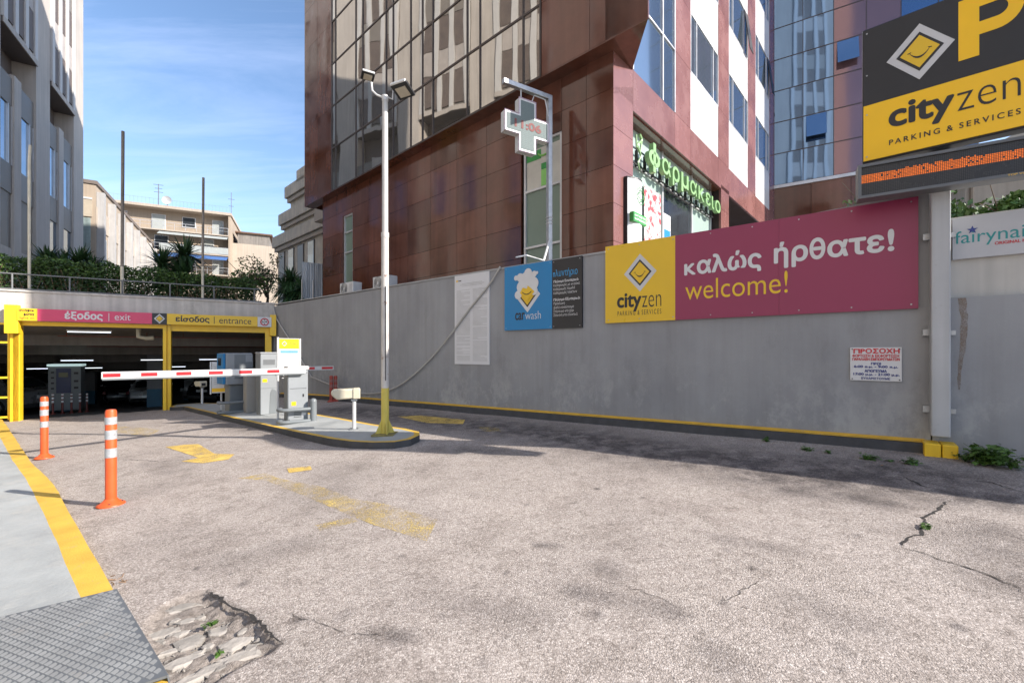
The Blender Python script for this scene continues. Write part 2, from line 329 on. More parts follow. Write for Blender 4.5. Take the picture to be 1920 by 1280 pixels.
# ------------------------------------------------------------------ mesh builder
class MB:
    def __init__(s): s.v = []; s.f = []; s.mi = []; s.cur = 0
    def add(s, vs, fs):
        n = len(s.v); s.v += [tuple(v) for v in vs]; s.f += [tuple(i + n for i in f) for f in fs]; s.mi += [s.cur] * len(fs); return s
    def box(s, x0, x1, y0, y1, z0, z1):
        return s.add([(x0, y0, z0), (x1, y0, z0), (x1, y1, z0), (x0, y1, z0), (x0, y0, z1), (x1, y0, z1), (x1, y1, z1), (x0, y1, z1)],
                     [(0, 3, 2, 1), (4, 5, 6, 7), (0, 1, 5, 4), (1, 2, 6, 5), (2, 3, 7, 6), (3, 0, 4, 7)])
    def prism(s, poly, y0, y1, axis='y'):
        """poly of (a,b): axis y -> (a,y,b); axis x -> (x,a,b); axis z -> (a,b,z)"""
        n = len(poly)
        f = {'y': lambda p, t: (p[0], t, p[1]), 'x': lambda p, t: (t, p[0], p[1]), 'z': lambda p, t: (p[0], p[1], t)}[axis]
        vs = [f(p, y0) for p in poly] + [f(p, y1) for p in poly]
        return s.add(vs, [tuple(range(n)), tuple(range(2 * n - 1, n - 1, -1))] + [(i, i + n, (i + 1) % n + n, (i + 1) % n) for i in range(n)])
    def tube(s, pts, r, n=8, caps=True):
        pts = [Vector(p) for p in pts]; rs = r if isinstance(r, (list, tuple)) else [r] * len(pts)
        base = len(s.v); up = None; rings = []
        for i, p in enumerate(pts):
            d = (pts[min(i + 1, len(pts) - 1)] - pts[max(i - 1, 0)]).normalized()
            if up is None: up = Vector((0, 0, 1)) if abs(d.z) < .9 else Vector((1, 0, 0))
            a = d.cross(up).normalized(); b = a.cross(d).normalized(); up = b
            rings.append([tuple(p + (a * math.cos(2 * math.pi * k / n) + b * math.sin(2 * math.pi * k / n)) * rs[i]) for k in range(n)])
        vs = [v for ring in rings for v in ring]; fs = []
        for i in range(len(pts) - 1):
            for k in range(n): fs.append((i * n + k, i * n + (k + 1) % n, (i + 1) * n + (k + 1) % n, (i + 1) * n + k))
        if caps: fs += [tuple(range(n - 1, -1, -1)), tuple(range((len(pts) - 1) * n, len(pts) * n))]
        return s.add(vs, fs)
    def lathe(s, prof, c=(0, 0, 0), n=20):
        vs = []; fs = []
        for r, z in prof:
            for k in range(n): vs.append((c[0] + r * math.cos(2 * math.pi * k / n), c[1] + r * math.sin(2 * math.pi * k / n), c[2] + z))
        for i in range(len(prof) - 1):
            for k in range(n): fs.append((i * n + k, i * n + (k + 1) % n, (i + 1) * n + (k + 1) % n, (i + 1) * n + k))
        fs += [tuple(range(n - 1, -1, -1)), tuple(range((len(prof) - 1) * n, len(prof) * n))]
        return s.add(vs, fs)
    def obj(s, name, mat, root=None, bevel=0.0, smooth=False, origin=None, seg=2):
        me = bpy.data.meshes.new(name)
        off = Vector(origin) if origin is not None else Vector((0, 0, 0))
        if root is not None: off = Vector(root['off']) if 'off' in root else off
        me.from_pydata([tuple(Vector(v) - off) for v in s.v], [], s.f)
        for mm in (mat if isinstance(mat, (list, tuple)) else [mat]): me.materials.append(mm)
        if any(s.mi): me.polygons.foreach_set('material_index', s.mi)
        bm = bmesh.new(); bm.from_mesh(me); bmesh.ops.recalc_face_normals(bm, faces=bm.faces); bm.to_mesh(me); bm.free()
        if smooth:
            me.polygons.foreach_set('use_smooth', [True] * len(me.polygons)); me.set_sharp_from_angle(angle=R(40))
        o = bpy.data.objects.new(name, me); COL.objects.link(o)
        if root is not None: o.parent = root
        else: o.location = off
        if bevel:
            bv = o.modifiers.new('bevel', 'BEVEL'); bv.width = bevel; bv.segments = seg; bv.limit_method = 'ANGLE'
        return o
def thing(name, label, cat, fr=W0, at=(0, 0, 0), group=None, kind=None):
    """Empty at the thing's base; children are built in frame coordinates and shifted by 'at'"""
    o = bpy.data.objects.new(name, None); COL.objects.link(o); o.empty_display_size = .2
    o.matrix_world = fr.m @ Matrix.Translation(Vector(at)); o['off'] = tuple(at)
    o['label'] = label; o['category'] = cat
    if group: o['group'] = group
    if kind: o['kind'] = kind
    return o
def tag(o, label, cat, group=None, kind=None):
    o['label'] = label; o['category'] = cat
    if group: o['group'] = group
    if kind: o['kind'] = kind
    return o
def setting(o): o['kind'] = 'structure'; return o
def inframe(o, fr):
    o.matrix_world = fr.m @ o.matrix_world; return o
UC = {}
def piece(name, root, x0, x1, y0, y1, z0, z1, mat, tilt=0.0):
    """a box part that shares one unit cube mesh per name and material"""
    key = (name, mat.name)
    if key not in UC:
        me = bpy.data.meshes.new(name); b = MB().box(-.5, .5, -.5, .5, -.5, .5); me.from_pydata(b.v, [], b.f); me.materials.append(mat); UC[key] = me
    o = bpy.data.objects.new(name, UC[key]); COL.objects.link(o); o.parent = root; off = root['off']
    while root.parent is not None: root = root.parent
    o.location = ((x0 + x1) / 2 - off[0], (y0 + y1) / 2 - off[1], (z0 + z1) / 2 - off[2]); o.scale = (abs(x1 - x0), abs(y1 - y0), abs(z1 - z0))
    if tilt: o.rotation_euler = (random.gauss(0, tilt), 0, random.gauss(0, tilt))
    return o
def dup(root, loc=None, label=None, group=None, rotz=None):
    r = root.copy(); COL.objects.link(r)
    if loc is not None: r.location = loc
    if rotz is not None: r.rotation_euler = (0, 0, rotz)
    if label: r['label'] = label
    if group: r['group'] = group
    for ch in list(root.children):
        c = ch.copy(); COL.objects.link(c); c.parent = r
        for g in ch.children:
            d = g.copy(); COL.objects.link(d); d.parent = c
    return r
GLY = {}
def rawglyph(txt, weight, extrude):
    key = (txt, weight, extrude)
    if key not in GLY:
        cu = bpy.data.curves.new('lettering', 'FONT'); cu.body = txt; cu.offset = weight; cu.extrude = extrude; cu.resolution_u = 5
        o = bpy.data.objects.new('lettering', cu); COL.objects.link(o)
        me = bpy.data.meshes.new_from_object(o.evaluated_get(bpy.context.evaluated_depsgraph_get())); bpy.data.objects.remove(o)
        GLY[key] = ([tuple(v.co) for v in me.vertices], [tuple(p.vertices) for p in me.polygons]); bpy.data.meshes.remove(me)
    return GLY[key]
def ext(vs, k): return (min(v[k] for v in vs), max(v[k] for v in vs)) if vs else (0, 0)
def glyph(c, w, e):
    """one letter; a few Greek letters are put together from sound shapes"""
    def sc(src, fx, fy, dy=0):
        v, f = rawglyph(src, w, e); return [(p[0] * fx, p[1] * fy + dy, p[2]) for p in v], list(f)
    def addbox(vf, x0, x1, y0, y1):
        v, f = vf; n = len(v); z0, z1 = -e, e
        v += [(x0, y0, z1), (x1, y0, z1), (x1, y1, z1), (x0, y1, z1), (x0, y0, z0), (x1, y0, z0), (x1, y1, z0), (x0, y1, z0)]
        f += [(n, n + 1, n + 2, n + 3)] if not e else [tuple(q + n for q in t) for t in ((0, 1, 2, 3), (7, 6, 5, 4), (0, 4, 5, 1), (1, 5, 6, 2), (2, 6, 7, 3), (3, 7, 4, 0))]
        return v, f
    xi = ext(rawglyph('I', w, e)[0], 0); st = xi[1] - xi[0]; cap = ext(rawglyph('H', w, e)[0], 1)[1]; xh = ext(rawglyph('x', w, e)[0], 1)[1]; ow = ext(rawglyph('o', w, e)[0], 0)
    if c == 'κ': return sc('K', .80, xh / cap)
    if c == 'Κ': return sc('K', 1, 1)
    if c == 'Ρ': return sc('P', 1, 1)
    if c == 'θ': return sc('Θ', .68, 1)
    if c == 'σ': return addbox(sc('o', 1, 1), (ow[0] + ow[1]) / 2, ow[1] + st * .9, xh - st * .9, xh)
    if c == 'φ': m_ = (ow[0] + ow[1]) / 2; return addbox(sc('o', 1, 1), m_ - st / 2, m_ + st / 2, -xh * .42, cap * 1.02)
    if c == 'ψ': m_ = (ow[0] + ow[1]) / 2; return addbox(sc('υ', 1, 1), m_ - st / 2, m_ + st / 2, -xh * .42, cap)
    if c == 'Φ': oo = ext(rawglyph('O', w, e)[0], 0); m_ = (oo[0] + oo[1]) / 2 * .95; return addbox(sc('O', .95, .74, cap * .13), m_ - st / 2, m_ + st / 2, 0, cap)
    if c in 'πΠ':
        h = xh if c == 'π' else cap; wd = h * .95; l = xi[0]; v = ([], [])
        v = addbox(v, l + (.08 * wd if c == 'π' else 0), l + (.08 * wd if c == 'π' else 0) + st, 0, h - st); v = addbox(v, l + wd - st - (.08 * wd if c == 'π' else 0), l + wd - (.08 * wd if c == 'π' else 0), 0, h - st); return addbox(v, l, l + wd, h - st, h)
    return sc(c, 1, 1)
def textmesh(txt, space=1.0, weight=0.0, extrude=0.0):
    x = 0; V = []; Fc = []; hh_ = ext(rawglyph('HH', weight, extrude)[0], 0)[1]
    for c in txt:
        if c == ' ': x += .28 * space; continue
        v, f = glyph(c, weight, extrude)
        if c in 'κθσφψΦπΠΡΚ': adv = ext(v, 0)[1] + rawadv_pad
        else: adv = ext(rawglyph(c + 'H', weight, extrude)[0], 0)[1] - (ext(rawglyph('H', weight, extrude)[0], 0)[1])
        n = len(V); V += [(p[0] + x, p[1], p[2]) for p in v]; Fc += [tuple(q + n for q in t) for t in f]; x += adv + .6 * (space - 1) 
    me = bpy.data.meshes.new('lettering'); me.from_pydata(V, [], Fc); return me
rawadv_pad = .05
def text(root, txt, u0, u1, z0, z1, y, mat, bold=0.0, space=1.0, weight=0.0, extrude=0.0, name='lettering', shear=None):
    """lettering fitted to a box on a frame plane; y is the depth of the face"""
    me = textmesh(txt, space, weight, extrude)
    vs = np.array([v.co[:] for v in me.vertices]); fs = [tuple(p.vertices) for p in me.polygons]; bpy.data.meshes.remove(me)
    lo = vs.min(0); hi = vs.max(0); h = z1 - z0; w = u1 - u0
    bb = bold * h
    sx = (w - 2 * bb) / (hi[0] - lo[0]); sz = (h - 2 * bb) / (hi[1] - lo[1])
    b = MB(); offs = [(0, 0)]
    if bold: offs = [(0, 0)] + [(bb * math.cos(a), bb * math.sin(a)) for a in [i * math.pi / 4 for i in range(8)]]
    for i, (ox, oz) in enumerate(offs):
        b.add([(u0 + bb + (v[0] - lo[0]) * sx + ox, y - v[2] - i * .00012, z0 + bb + (v[1] - lo[1]) * sz + oz) for v in vs], fs)
    return b.obj(name, mat, root)

def logo(root, u, z, s, y, outer=None, foam=False):
    """smile-in-a-diamond emblem, half diagonal s"""
    def dia(k): return [(u - s * k, z), (u, z - s * k * 1.12), (u + s * k, z), (u, z + s * k * 1.12)]
    MB().prism(dia(1), y - .003, y).obj('emblem_border', outer or SILV, root)
    MB().prism(dia(.70), y - .006, y - .0031).obj('emblem_line', BLK, root)
    MB().prism(dia(.58), y - .009, y - .0061).obj('emblem_field', SIGNY, root)
    b = MB(); n = 10; up = []; dn = []
    for i in range(n + 1):
        t = -1 + 2 * i / n; up.append((u + t * .30 * s, z - .19 * s + .22 * s * t * t)); dn.append((u + t * .30 * s, z - .19 * s + .22 * s * t * t - .065 * s * (1 - t * t) - .012 * s))
    for i in range(n):
        b.prism([up[i], up[i + 1], dn[i + 1], dn[i]], y - .012, y - .0091)
    for sg in (-1, 1): b.prism([(u + sg * .25 * s, z + .06 * s), (u + sg * .36 * s, z + .035 * s), (u + sg * .355 * s, z + .01 * s), (u + sg * .25 * s, z + .03 * s)], y - .012, y - .0091)
    b.obj('emblem_smile', BLK, root)

def P(px, py, Y): return Vector(((px - CX) / FOC * Y, Y, EYE - (py - HZ) / FOC * Y))

# ================================================================== GROUND
_ur = np.random.RandomState(3); UND = [(_ur.uniform(.5, 5), _ur.uniform(0, 6.28), _ur.uniform(0, 6.28)) for _ in range(26)]
def und(X, Y):
    u = 0
    for f, a, ph_ in UND: u = u + np.sin((X * math.cos(a) + Y * math.sin(a)) * f + ph_) * .0035 / (1 + f * .5)
    return u * np.clip((14 - np.abs(X)) / 4, 0, 1) * np.clip((12 - Y) / 3, 0, 1) * np.clip((Y + 2), 0, 1)
def drape(x, y, dz=.004): return zg(x, y) + float(und(x, y)) + dz
def ground():
    def axis(segs):
        out = []
        for a, b, st in segs: out += list(np.arange(a, b - 1e-6, st))
        return np.array(out + [segs[-1][1]])
    xs = axis([(-600, -40, 40), (-40, -16, 1), (-16, -4.6, .15), (-4.6, 5.2, .022), (5.2, 12, .15), (12, 40, 1), (40, 600, 40)])
    ys = axis([(-600, -40, 40), (-40, -4, 2), (-4, .8, .2), (.8, 4.4, .022), (4.4, 8.5, .06), (8.5, 17, .2), (17, 40, 1), (40, 60, 10)])
    X, Y = np.meshgrid(xs, ys); nx, ny = len(xs), len(ys)
    Xc = np.clip(X, -25, 8); Yc = np.clip(Y, -3, 25)
    Z = .0515 * Xc + .0269 * Yc - .16 * np.exp(-((X + 11.1) ** 2 + (Y - 13.9) ** 2) / 9.0)
    rng = np.random.RandomState(3)
    Z = Z + und(X, Y)
    # pothole
    poly = [G(*p) for p in ((272, 1168), (300, 1138), (355, 1112), (388, 1105), (400, 1118), (440, 1135), (470, 1150), (500, 1178), (528, 1208), (516, 1222), (470, 1240), (432, 1262), (395, 1290), (320, 1330), (285, 1250), (275, 1205))]
    px = np.array([p.x for p in poly]); py = np.array([p.y for p in poly])
    sel = (X > px.min() - .2) & (X < px.max() + .2) & (Y > py.min() - .2) & (Y < py.max() + .2)
    xx = X[sel]; yy = Y[sel]; dmin = np.full(xx.shape, 9.); ins = np.zeros(xx.shape, bool)
    jit = .008 * np.sin(xx * 61 + yy * 17) * np.sin(yy * 53 - xx * 23)
    for i in range(len(px)):
        ax, ay, bx, by = px[i], py[i], px[(i + 1) % len(px)], py[(i + 1) % len(px)]
        t = np.clip(((xx - ax) * (bx - ax) + (yy - ay) * (by - ay)) / ((bx - ax) ** 2 + (by - ay) ** 2), 0, 1)
        dmin = np.minimum(dmin, np.hypot(xx - ax - t * (bx - ax), yy - ay - t * (by - ay)))
        c = ((ay > yy) != (by > yy)) & (xx < (bx - ax) * (yy - ay) / (by - ay + 1e-9) + ax); ins ^= c
    sdist = np.where(ins, dmin, -dmin) + jit
    dep = np.clip(sdist / .035, 0, 1)
    rough = np.zeros(xx.shape)
    for i in range(20):
        f = rng.uniform(20, 90); a = rng.uniform(0, 6.28); rough += np.sin((xx * math.cos(a) + yy * math.sin(a)) * f + i) * .0025
    Z[sel] = Z[sel] - dep * (.034 - rough)
    earth = np.zeros_like(X); earth[sel] = np.clip(sdist / .03 + .35, 0, 1)
    stain_shade = np.zeros_like(X)
    def blob(pts, r, s):
        nonlocal stain_shade
        pts = [G(*p) for p in pts]
        for a, b in zip(pts[:-1], pts[1:]):
            L2 = (b.x - a.x) ** 2 + (b.y - a.y) ** 2 + 1e-9
            t = np.clip(((X - a.x) * (b.x - a.x) + (Y - a.y) * (b.y - a.y)) / L2, 0, 1)
            d = np.hypot(X - a.x - t * (b.x - a.x), Y - a.y - t * (b.y - a.y))
            stain_shade = np.maximum(stain_shade, s * np.clip(1.25 - d / r, 0, 1))
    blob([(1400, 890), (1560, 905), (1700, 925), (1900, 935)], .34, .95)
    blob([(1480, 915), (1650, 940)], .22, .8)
    blob([(1130, 1062), (1160, 1080)], .12, .5); blob([(1080, 1110), (1260, 1150)], .10, .6)
    blob([(290, 868), (330, 880)], .25, .45); blob([(640, 880), (600, 930)], .45, .3)
    blob([(850, 1130), (1000, 1160)], .16, .3); blob([(1340, 1235), (1350, 1240)], .12, .7); blob([(700, 1190), (760, 1200)], .07, .7)
    blob([(1010, 1020), (1040, 1022)], .06, .8); blob([(1500, 1130), (1620, 1170)], .15, .45); blob([(560, 1020), (420, 1060)], .2, .35)
    blob([(640, 768), (800, 785), (1000, 808), (1250, 848), (1500, 880), (1720, 890)], .85, 1.0); blob([(400, 790), (560, 825)], .4, .6); blob([(820, 842), (1000, 850)], .3, .5)  # first run darkens the asphalt colour to deepen the wall's cast shadow
    blob([(1880, 1000), (1900, 1090)], .3, .5); blob([(1350, 1010), (1480, 1030)], .1, .4)
    for k in range(46):
        px_, py_ = rng.uniform(250, 1850), rng.uniform(880, 1270)
        g_ = G(px_, py_); d = np.hypot(X - g_.x, (Y - g_.y) * rng.uniform(.7, 1.3)); stain_shade = np.maximum(stain_shade, rng.uniform(.4, .95) * np.clip(1.3 - d / rng.uniform(.012, .05), 0, 1))
    vs = np.stack([X, Y, Z], -1).reshape(-1, 3)
    idx = np.arange(nx * ny).reshape(ny, nx)
    q = np.stack([idx[:-1, :-1], idx[:-1, 1:], idx[1:, 1:], idx[1:, :-1]], -1).reshape(-1, 4)
    # keep faces on the road side of the garage front and of the wall (with a little tuck under them)
    cx = X[:-1, :-1].reshape(-1); cy = Y[:-1, :-1].reshape(-1)
    cxr = X[:-1, 1:].reshape(-1); dg = (cxr - J.x) * FG.y[0] + (cy - J.y) * FG.y[1]; dw = (cx - FW.o[0]) * FW.y[0] + (cy - FW.o[1]) * FW.y[1]
    q = q[(dg < .05) & (dw < .25)]
    me = bpy.data.meshes.new('road'); me.vertices.add(len(vs)); me.vertices.foreach_set('co', vs.reshape(-1).astype(np.float32))
    me.loops.add(len(q) * 4); me.loops.foreach_set('vertex_index', q.reshape(-1).astype(np.int32))
    me.polygons.add(len(q)); me.polygons.foreach_set('loop_start', (np.arange(len(q)) * 4).astype(np.int32))
    me.update(); me.validate()
    for nm, arr in (('stain_shade', stain_shade), ('earth', earth)):
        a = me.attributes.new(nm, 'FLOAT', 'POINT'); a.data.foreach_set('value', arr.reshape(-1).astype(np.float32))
    me.polygons.foreach_set('use_smooth', [True] * len(q)); me.materials.append(ASPH)
    o = bpy.data.objects.new('road', me); COL.objects.link(o); o['off'] = (0, 0, 0); return setting(o)
road = ground()
def und_z(x, y): return zg(x, y)

# terrace level behind the wall and above the garage
b = MB()
p0 = FG.w(-60, .35); p1 = FG.w(0, .35); p2 = FW.w(30, .3)
TZ = 2.95
b.add([(p0.x, p0.y, TZ), (p1.x, p1.y, TZ), (p2.x, p2.y, TZ), (700, 0, TZ), (700, 900, TZ), (-900, 900, TZ), (-900, p0.y, TZ)], [(0, 1, 2, 3, 4, 5, 6)])
setting(b.obj('terrace', M('terrace_paving', (.30, .28, .25), .85)))

def strip(pts, dz, mat, name, root=None):
    """thin sheet draped on the road from pixel corners"""
    vs = [G(p[0], p[1], 0) for p in pts]; n = len(vs)
    me = bpy.data.meshes.new(name); bm = bmesh.new(); bm.faces.new([bm.verts.new((v.x, v.y, 0)) for v in vs])
    bmesh.ops.triangulate(bm, faces=bm.faces)
    x0 = min(v.x for v in vs); x1 = max(v.x for v in vs); y0 = min(v.y for v in vs); y1 = max(v.y for v in vs)
    for k in range(int((x1 - x0) / .12) + 1): bmesh.ops.bisect_plane(bm, geom=bm.verts[:] + bm.edges[:] + bm.faces[:], plane_co=(x0 + k * .12, 0, 0), plane_no=(1, 0, 0))
    for k in range(int((y1 - y0) / .12) + 1): bmesh.ops.bisect_plane(bm, geom=bm.verts[:] + bm.edges[:] + bm.faces[:], plane_co=(0, y0 + k * .12, 0), plane_no=(0, 1, 0))
    for v in bm.verts: v.co.z = drape(v.co.x, v.co.y, dz)
    bmesh.ops.recalc_face_normals(bm, faces=bm.faces)
    bm.to_mesh(me); bm.free(); me.materials.append(mat); o = bpy.data.objects.new(name, me); COL.objects.link(o)
    if root is not None: o.parent = root
    return o
def marking(pts, mat):  return strip(pts, .004, mat, 'painted_marking', road)
marking([(310, 837), (345, 833), (372, 832), (402, 850), (440, 851), (428, 861), (380, 868), (340, 865), (372, 858)], YELW)
marking([(538, 878), (582, 873), (585, 880), (542, 886)], YELW)
marking([(445, 897), (500, 887), (520, 895), (600, 912), (660, 935), (720, 945), (820, 975), (800, 1015), (700, 985), (640, 960), (560, 925), (500, 900)], YELW2)
marking([(590, 985), (660, 970), (672, 978), (600, 996)], YELW2)
marking([(745, 781), (790, 779), (872, 787), (868, 795), (800, 793)], YELW)
marking([(895, 799), (935, 801), (940, 810), (905, 808)], YELW2)
marking([(205, 797), (300, 806), (280, 818), (215, 812)], YELW2)

# cracks: thin ragged gaps in the surface
CRK = M('crack_shadow_gap', (.025, .022, .02), .95)
def crack(pts, w, name='crack'):
    P3 = [G(*p) for p in pts]; fine = []
    for a, c in zip(P3[:-1], P3[1:]):
        n = max(2, int((c - a).length / .03))
        for i in range(n): fine.append(a.lerp(c, i / n))
    fine.append(P3[-1]); rr = random.Random(len(pts) * 31 + int(pts[0][0])); b = MB(); L = []; Rr = []
    for i, p in enumerate(fine):
        d = (fine[min(i + 1, len(fine) - 1)] - fine[max(i - 1, 0)]).normalized(); nrm = Vector((-d.y, d.x, 0))
        q = p + nrm * rr.gauss(0, .008); q.z = drape(q.x, q.y, .0035); ww = w * rr.uniform(.25, 1.2) * min(1, (i + .3) / 4, (len(fine) - i - .7) / 4 + .1)
        L.append(q + nrm * ww / 2); Rr.append(q - nrm * ww / 2)
    n = len(fine); b.add(L + Rr, [(i, i + 1, n + i + 1, n + i) for i in range(n - 1)]); b.obj(name, CRK, road)
crack([(1692, 893), (1730, 910), (1760, 918), (1790, 925)], .018)
crack([(1782, 938), (1760, 955), (1738, 968), (1730, 1000), (1705, 1010), (1690, 1018), (1694, 1026)], .022)
crack([(1694, 1026), (1740, 1040), (1800, 1058), (1850, 1075), (1900, 1095), (1935, 1120)], .012)
crack([(1820, 900), (1860, 905), (1925, 925)], .014)
crack([(388, 1108), (420, 1130), (460, 1150), (500, 1180), (530, 1212)], .022)
crack([(530, 1150), (600, 1170), (650, 1195), (760, 1190)], .0035)
crack([(1120, 1090), (1200, 1110), (1260, 1135), (1280, 1150)], .004)
crack([(1345, 1140), (1390, 1110), (1430, 1090)], .006)
crack([(760, 790), (850, 800), (1000, 812), (1120, 840)], .012)
crack([(230, 860), (300, 866), (390, 858)], .012)

# ================================================================== PAVEMENT (left) with yellow edge and tread plate
PH = .045
outer = [(-60, 735), (0, 780), (35, 831), (57, 864), (98, 905), (148, 991), (213, 1104), (322, 1290), (360, 1370)]
inner = [(-90, 760), (0, 819), (23, 862), (51, 901), (94, 987), (150, 1118), (235, 1290), (262, 1370)]
O3 = [G(p[0], p[1], PH) for p in outer]; I3 = [G(p[0], p[1], PH) for p in inner]
def resample(pts, n):
    L = [0]
    for a, c in zip(pts[:-1], pts[1:]): L.append(L[-1] + (c - a).length)
    out = []
    for i in range(n):
        t = L[-1] * i / (n - 1); k = max(j for j in range(len(L)) if L[j] <= t + 1e-9); k = min(k, len(pts) - 2)
        out.append(pts[k].lerp(pts[k + 1], (t - L[k]) / (L[k + 1] - L[k])))
    return out
N = 160; Or = resample(O3, N); Ir = resample(I3, N); rr = random.Random(8); wob = 0
for i in range(N):
    wob = wob * .7 + rr.gauss(0, .0035); chip = -.018 if rr.random() < .05 else 0
    Or[i] = Or[i] + Vector((wob + chip, 0, 0)); Ir[i] = Ir[i] + Vector((.003 * math.sin(i * .9) + rr.gauss(0, .0012), 0, 0))
b = MB(); b.add(Or + Ir + [v - Vector((0, 0, .12)) for v in Or], [(i, i + 1, N + i + 1, N + i) for i in range(N - 1)] + [(2 * N + i, 2 * N + i + 1, i + 1, i) for i in range(N - 1)])
setting(b.obj('yellow_kerb', YELR))
far = [Vector((v.x - 9, v.y - 1.5, v.z - .2)) for v in Ir]
b = MB(); b.add(Ir + far, [(i, i + 1, N + i + 1, N + i) for i in range(N - 1)]); pav = setting(b.obj('pavement', SIDEW))
b = MB()
for k in (34, 70, 104):
    q0 = Ir[k] + Vector((0, 0, .0025)); q1 = far[k] + Vector((0, 0, .0025)); d = Vector((0, .006, 0)); b.add([q0 - d, q0 + d, q1 + d, q1 - d], [(0, 1, 2, 3)])
b.obj('pavement_joint', M('joint_grime', (.13, .13, .12), .9, wear=(6, .9, 1.3)), pav)
# tread plate: bent steel sheet lying over the kerb
PT = .075
c = [G(-90, 1180, PT), G(0, 1156, PT), G(219, 1103, PT), G(316, 1264, PT), G(265, 1281, PT), G(-60, 1420, PT)]
tp = thing('tread_plate', 'grey steel tread plate bridging the kerb at the near left corner', 'tread plate', W0, tuple(c[2]))
b = MB(); n = len(c)
dn = [v - Vector((0, 0, .012)) for v in c]
b.add(c + dn, [tuple(range(n)), tuple(range(2 * n - 1, n - 1, -1))] + [(i, i + n, (i + 1) % n + n, (i + 1) % n) for i in range(n)])
a1, a2 = c[2], c[3]; dv = (a2 - a1).normalized(); nr = Vector((-dv.y, dv.x, 0)); nr = nr if nr.x > 0 else -nr
lip = [a1, a2, a2 + nr * .012 - Vector((0, 0, PT)), a1 + nr * .012 - Vector((0, 0, PT))]
b.add(lip + [v - nr * .006 for v in lip], [(0, 1, 2, 3), (4, 5, 6, 7), (0, 4, 5, 1), (1, 5, 6, 2), (2, 6, 7, 3)])
b.obj('sheet', PLATE, tp)
# raised studs in a diamond layout: two families of rows
b = MB(); up = Vector((0, 0, 1)); e1 = (c[2] - c[1]); e1.z = 0; e1.normalize(); e2 = Vector((-e1.y, e1.x, 0)); st = .040
def inpoly(x, y, poly):
    k = False
    for i in range(len(poly)):
        ax, ay, bx, by = poly[i].x, poly[i].y, poly[(i + 1) % len(poly)].x, poly[(i + 1) % len(poly)].y
        if (ay > y) != (by > y) and x < (bx - ax) * (y - ay) / (by - ay) + ax: k = not k
    return k
d1 = (e1 + e2 * 1.15).normalized(); d2 = (e1 - e2 * 1.15).normalized()
for i in range(-70, 70):
    for j in range(-70, 70):
        q = c[2] + d1 * i * st * .80 + d2 * j * st
        if not inpoly(q.x, q.y, [v for v in c]): continue
        z = zg(q.x, q.y) + PT
        ok = all(inpoly(q.x + sx * .016, q.y + sy * .016, c) for sx, sy in ((1, 0), (-1, 0), (0, 1), (0, -1)))
        if not ok: continue
        h = .415 * st; vs = []
        for s, zt in ((1, .0), (.9, .0007)):
            for a_, b_ in ((1, 1), (1, -1), (-1, -1), (-1, 1)): v = q + d1 * a_ * h * s * .86 + d2 * b_ * h * s * .98; vs.append((v.x, v.y, z + zt))
        b.add(vs, [(4, 5, 6, 7), (0, 1, 5, 4), (1, 2, 6, 5), (2, 3, 7, 6), (3, 0, 4, 7)])
o = b.obj('stud_pattern', PLATP, tp); o['kind'] = 'stuff'

# pothole stones, weeds, litter
def stone(px, py, w, l, ang, h=.012, sink=.030):
    g = G(px, py); w *= 1.25; l *= 1.35; rr = random.Random(px * 7 + py); n = rr.randint(7, 10); b = MB(); ring = []
    for k in range(n):
        a = 2 * math.pi * k / n + rr.uniform(-.28, .28); s = rr.uniform(.6, 1.15)
        x = math.cos(a) * w * s; y = math.sin(a) * l * s; ring.append((x * math.cos(ang) - y * math.sin(ang), x * math.sin(ang) + y * math.cos(ang)))
    vs = [(x, y, -.03) for x, y in ring] + [(x, y, h * rr.uniform(.3, .6)) for x, y in ring] + [(x * .74, y * .74, h * rr.uniform(.85, 1.15)) for x, y in ring]
    f = [tuple(range(2 * n, 3 * n))]
    for r_ in range(2):
        for k in range(n): f.append((r_ * n + k, r_ * n + (k + 1) % n, (r_ + 1) * n + (k + 1) % n, (r_ + 1) * n + k))
    b.add([(v[0] + g.x, v[1] + g.y, v[2] + g.z - sink) for v in vs], f)
    me_o = b.obj('stone', STONE, road); return me_o
for s in ((350, 1128, .085, .035, .2), (308, 1142, .07, .03, .5), (277, 1155, .05, .025, .4), (301, 1180, .085, .035, .7), (335, 1180, .06, .025, .5), (352, 1156, .045, .03, .3),
          (360, 1190, .065, .05, .6), (350, 1202, .04, .028, .2), (408, 1174, .048, .040, .2), (440, 1196, .07, .05, .5), (450, 1222, .09, .045, .5), (428, 1207, .03, .03, .1), (388, 1203, .028, .02, .3),
          (345, 1230, .075, .03, .6), (372, 1214, .03, .018, .5), (395, 1245, .085, .03, .8), (360, 1262, .09, .03, .8), (420, 1240, .05, .02, .7), (318, 1212, .05, .02, .6), (470, 1205, .035, .03, .2), (330, 1155, .03, .02, .2), (375, 1150, .025, .015, .4), (300, 1195, .03, .02, .2), (455, 1175, .03, .02, .9)):
    stone(*s)
b = MB(); rr = random.Random(5)
for i in range(1100):
    px = rr.uniform(285, 515); py = rr.uniform(1120, 1275)
    if (py - 1105) < (px - 388) * .72 - 5 or py > 1290 - (px - 395) * .6: continue
    g = G(px, py); s = rr.uniform(.004, .013); vs = [(g.x + rr.gauss(0, s), g.y + rr.gauss(0, s), g.z - .045 + rr.uniform(0, s * 1.6)) for _ in range(5)]
    b.add(vs, [(0, 1, 2), (0, 2, 3), (0, 3, 4), (1, 2, 4), (2, 3, 4), (0, 1, 4)])
o = b.obj('gravel', STONE); tag(o, 'loose grit and broken stone bits in the pothole', 'gravel', kind='stuff')

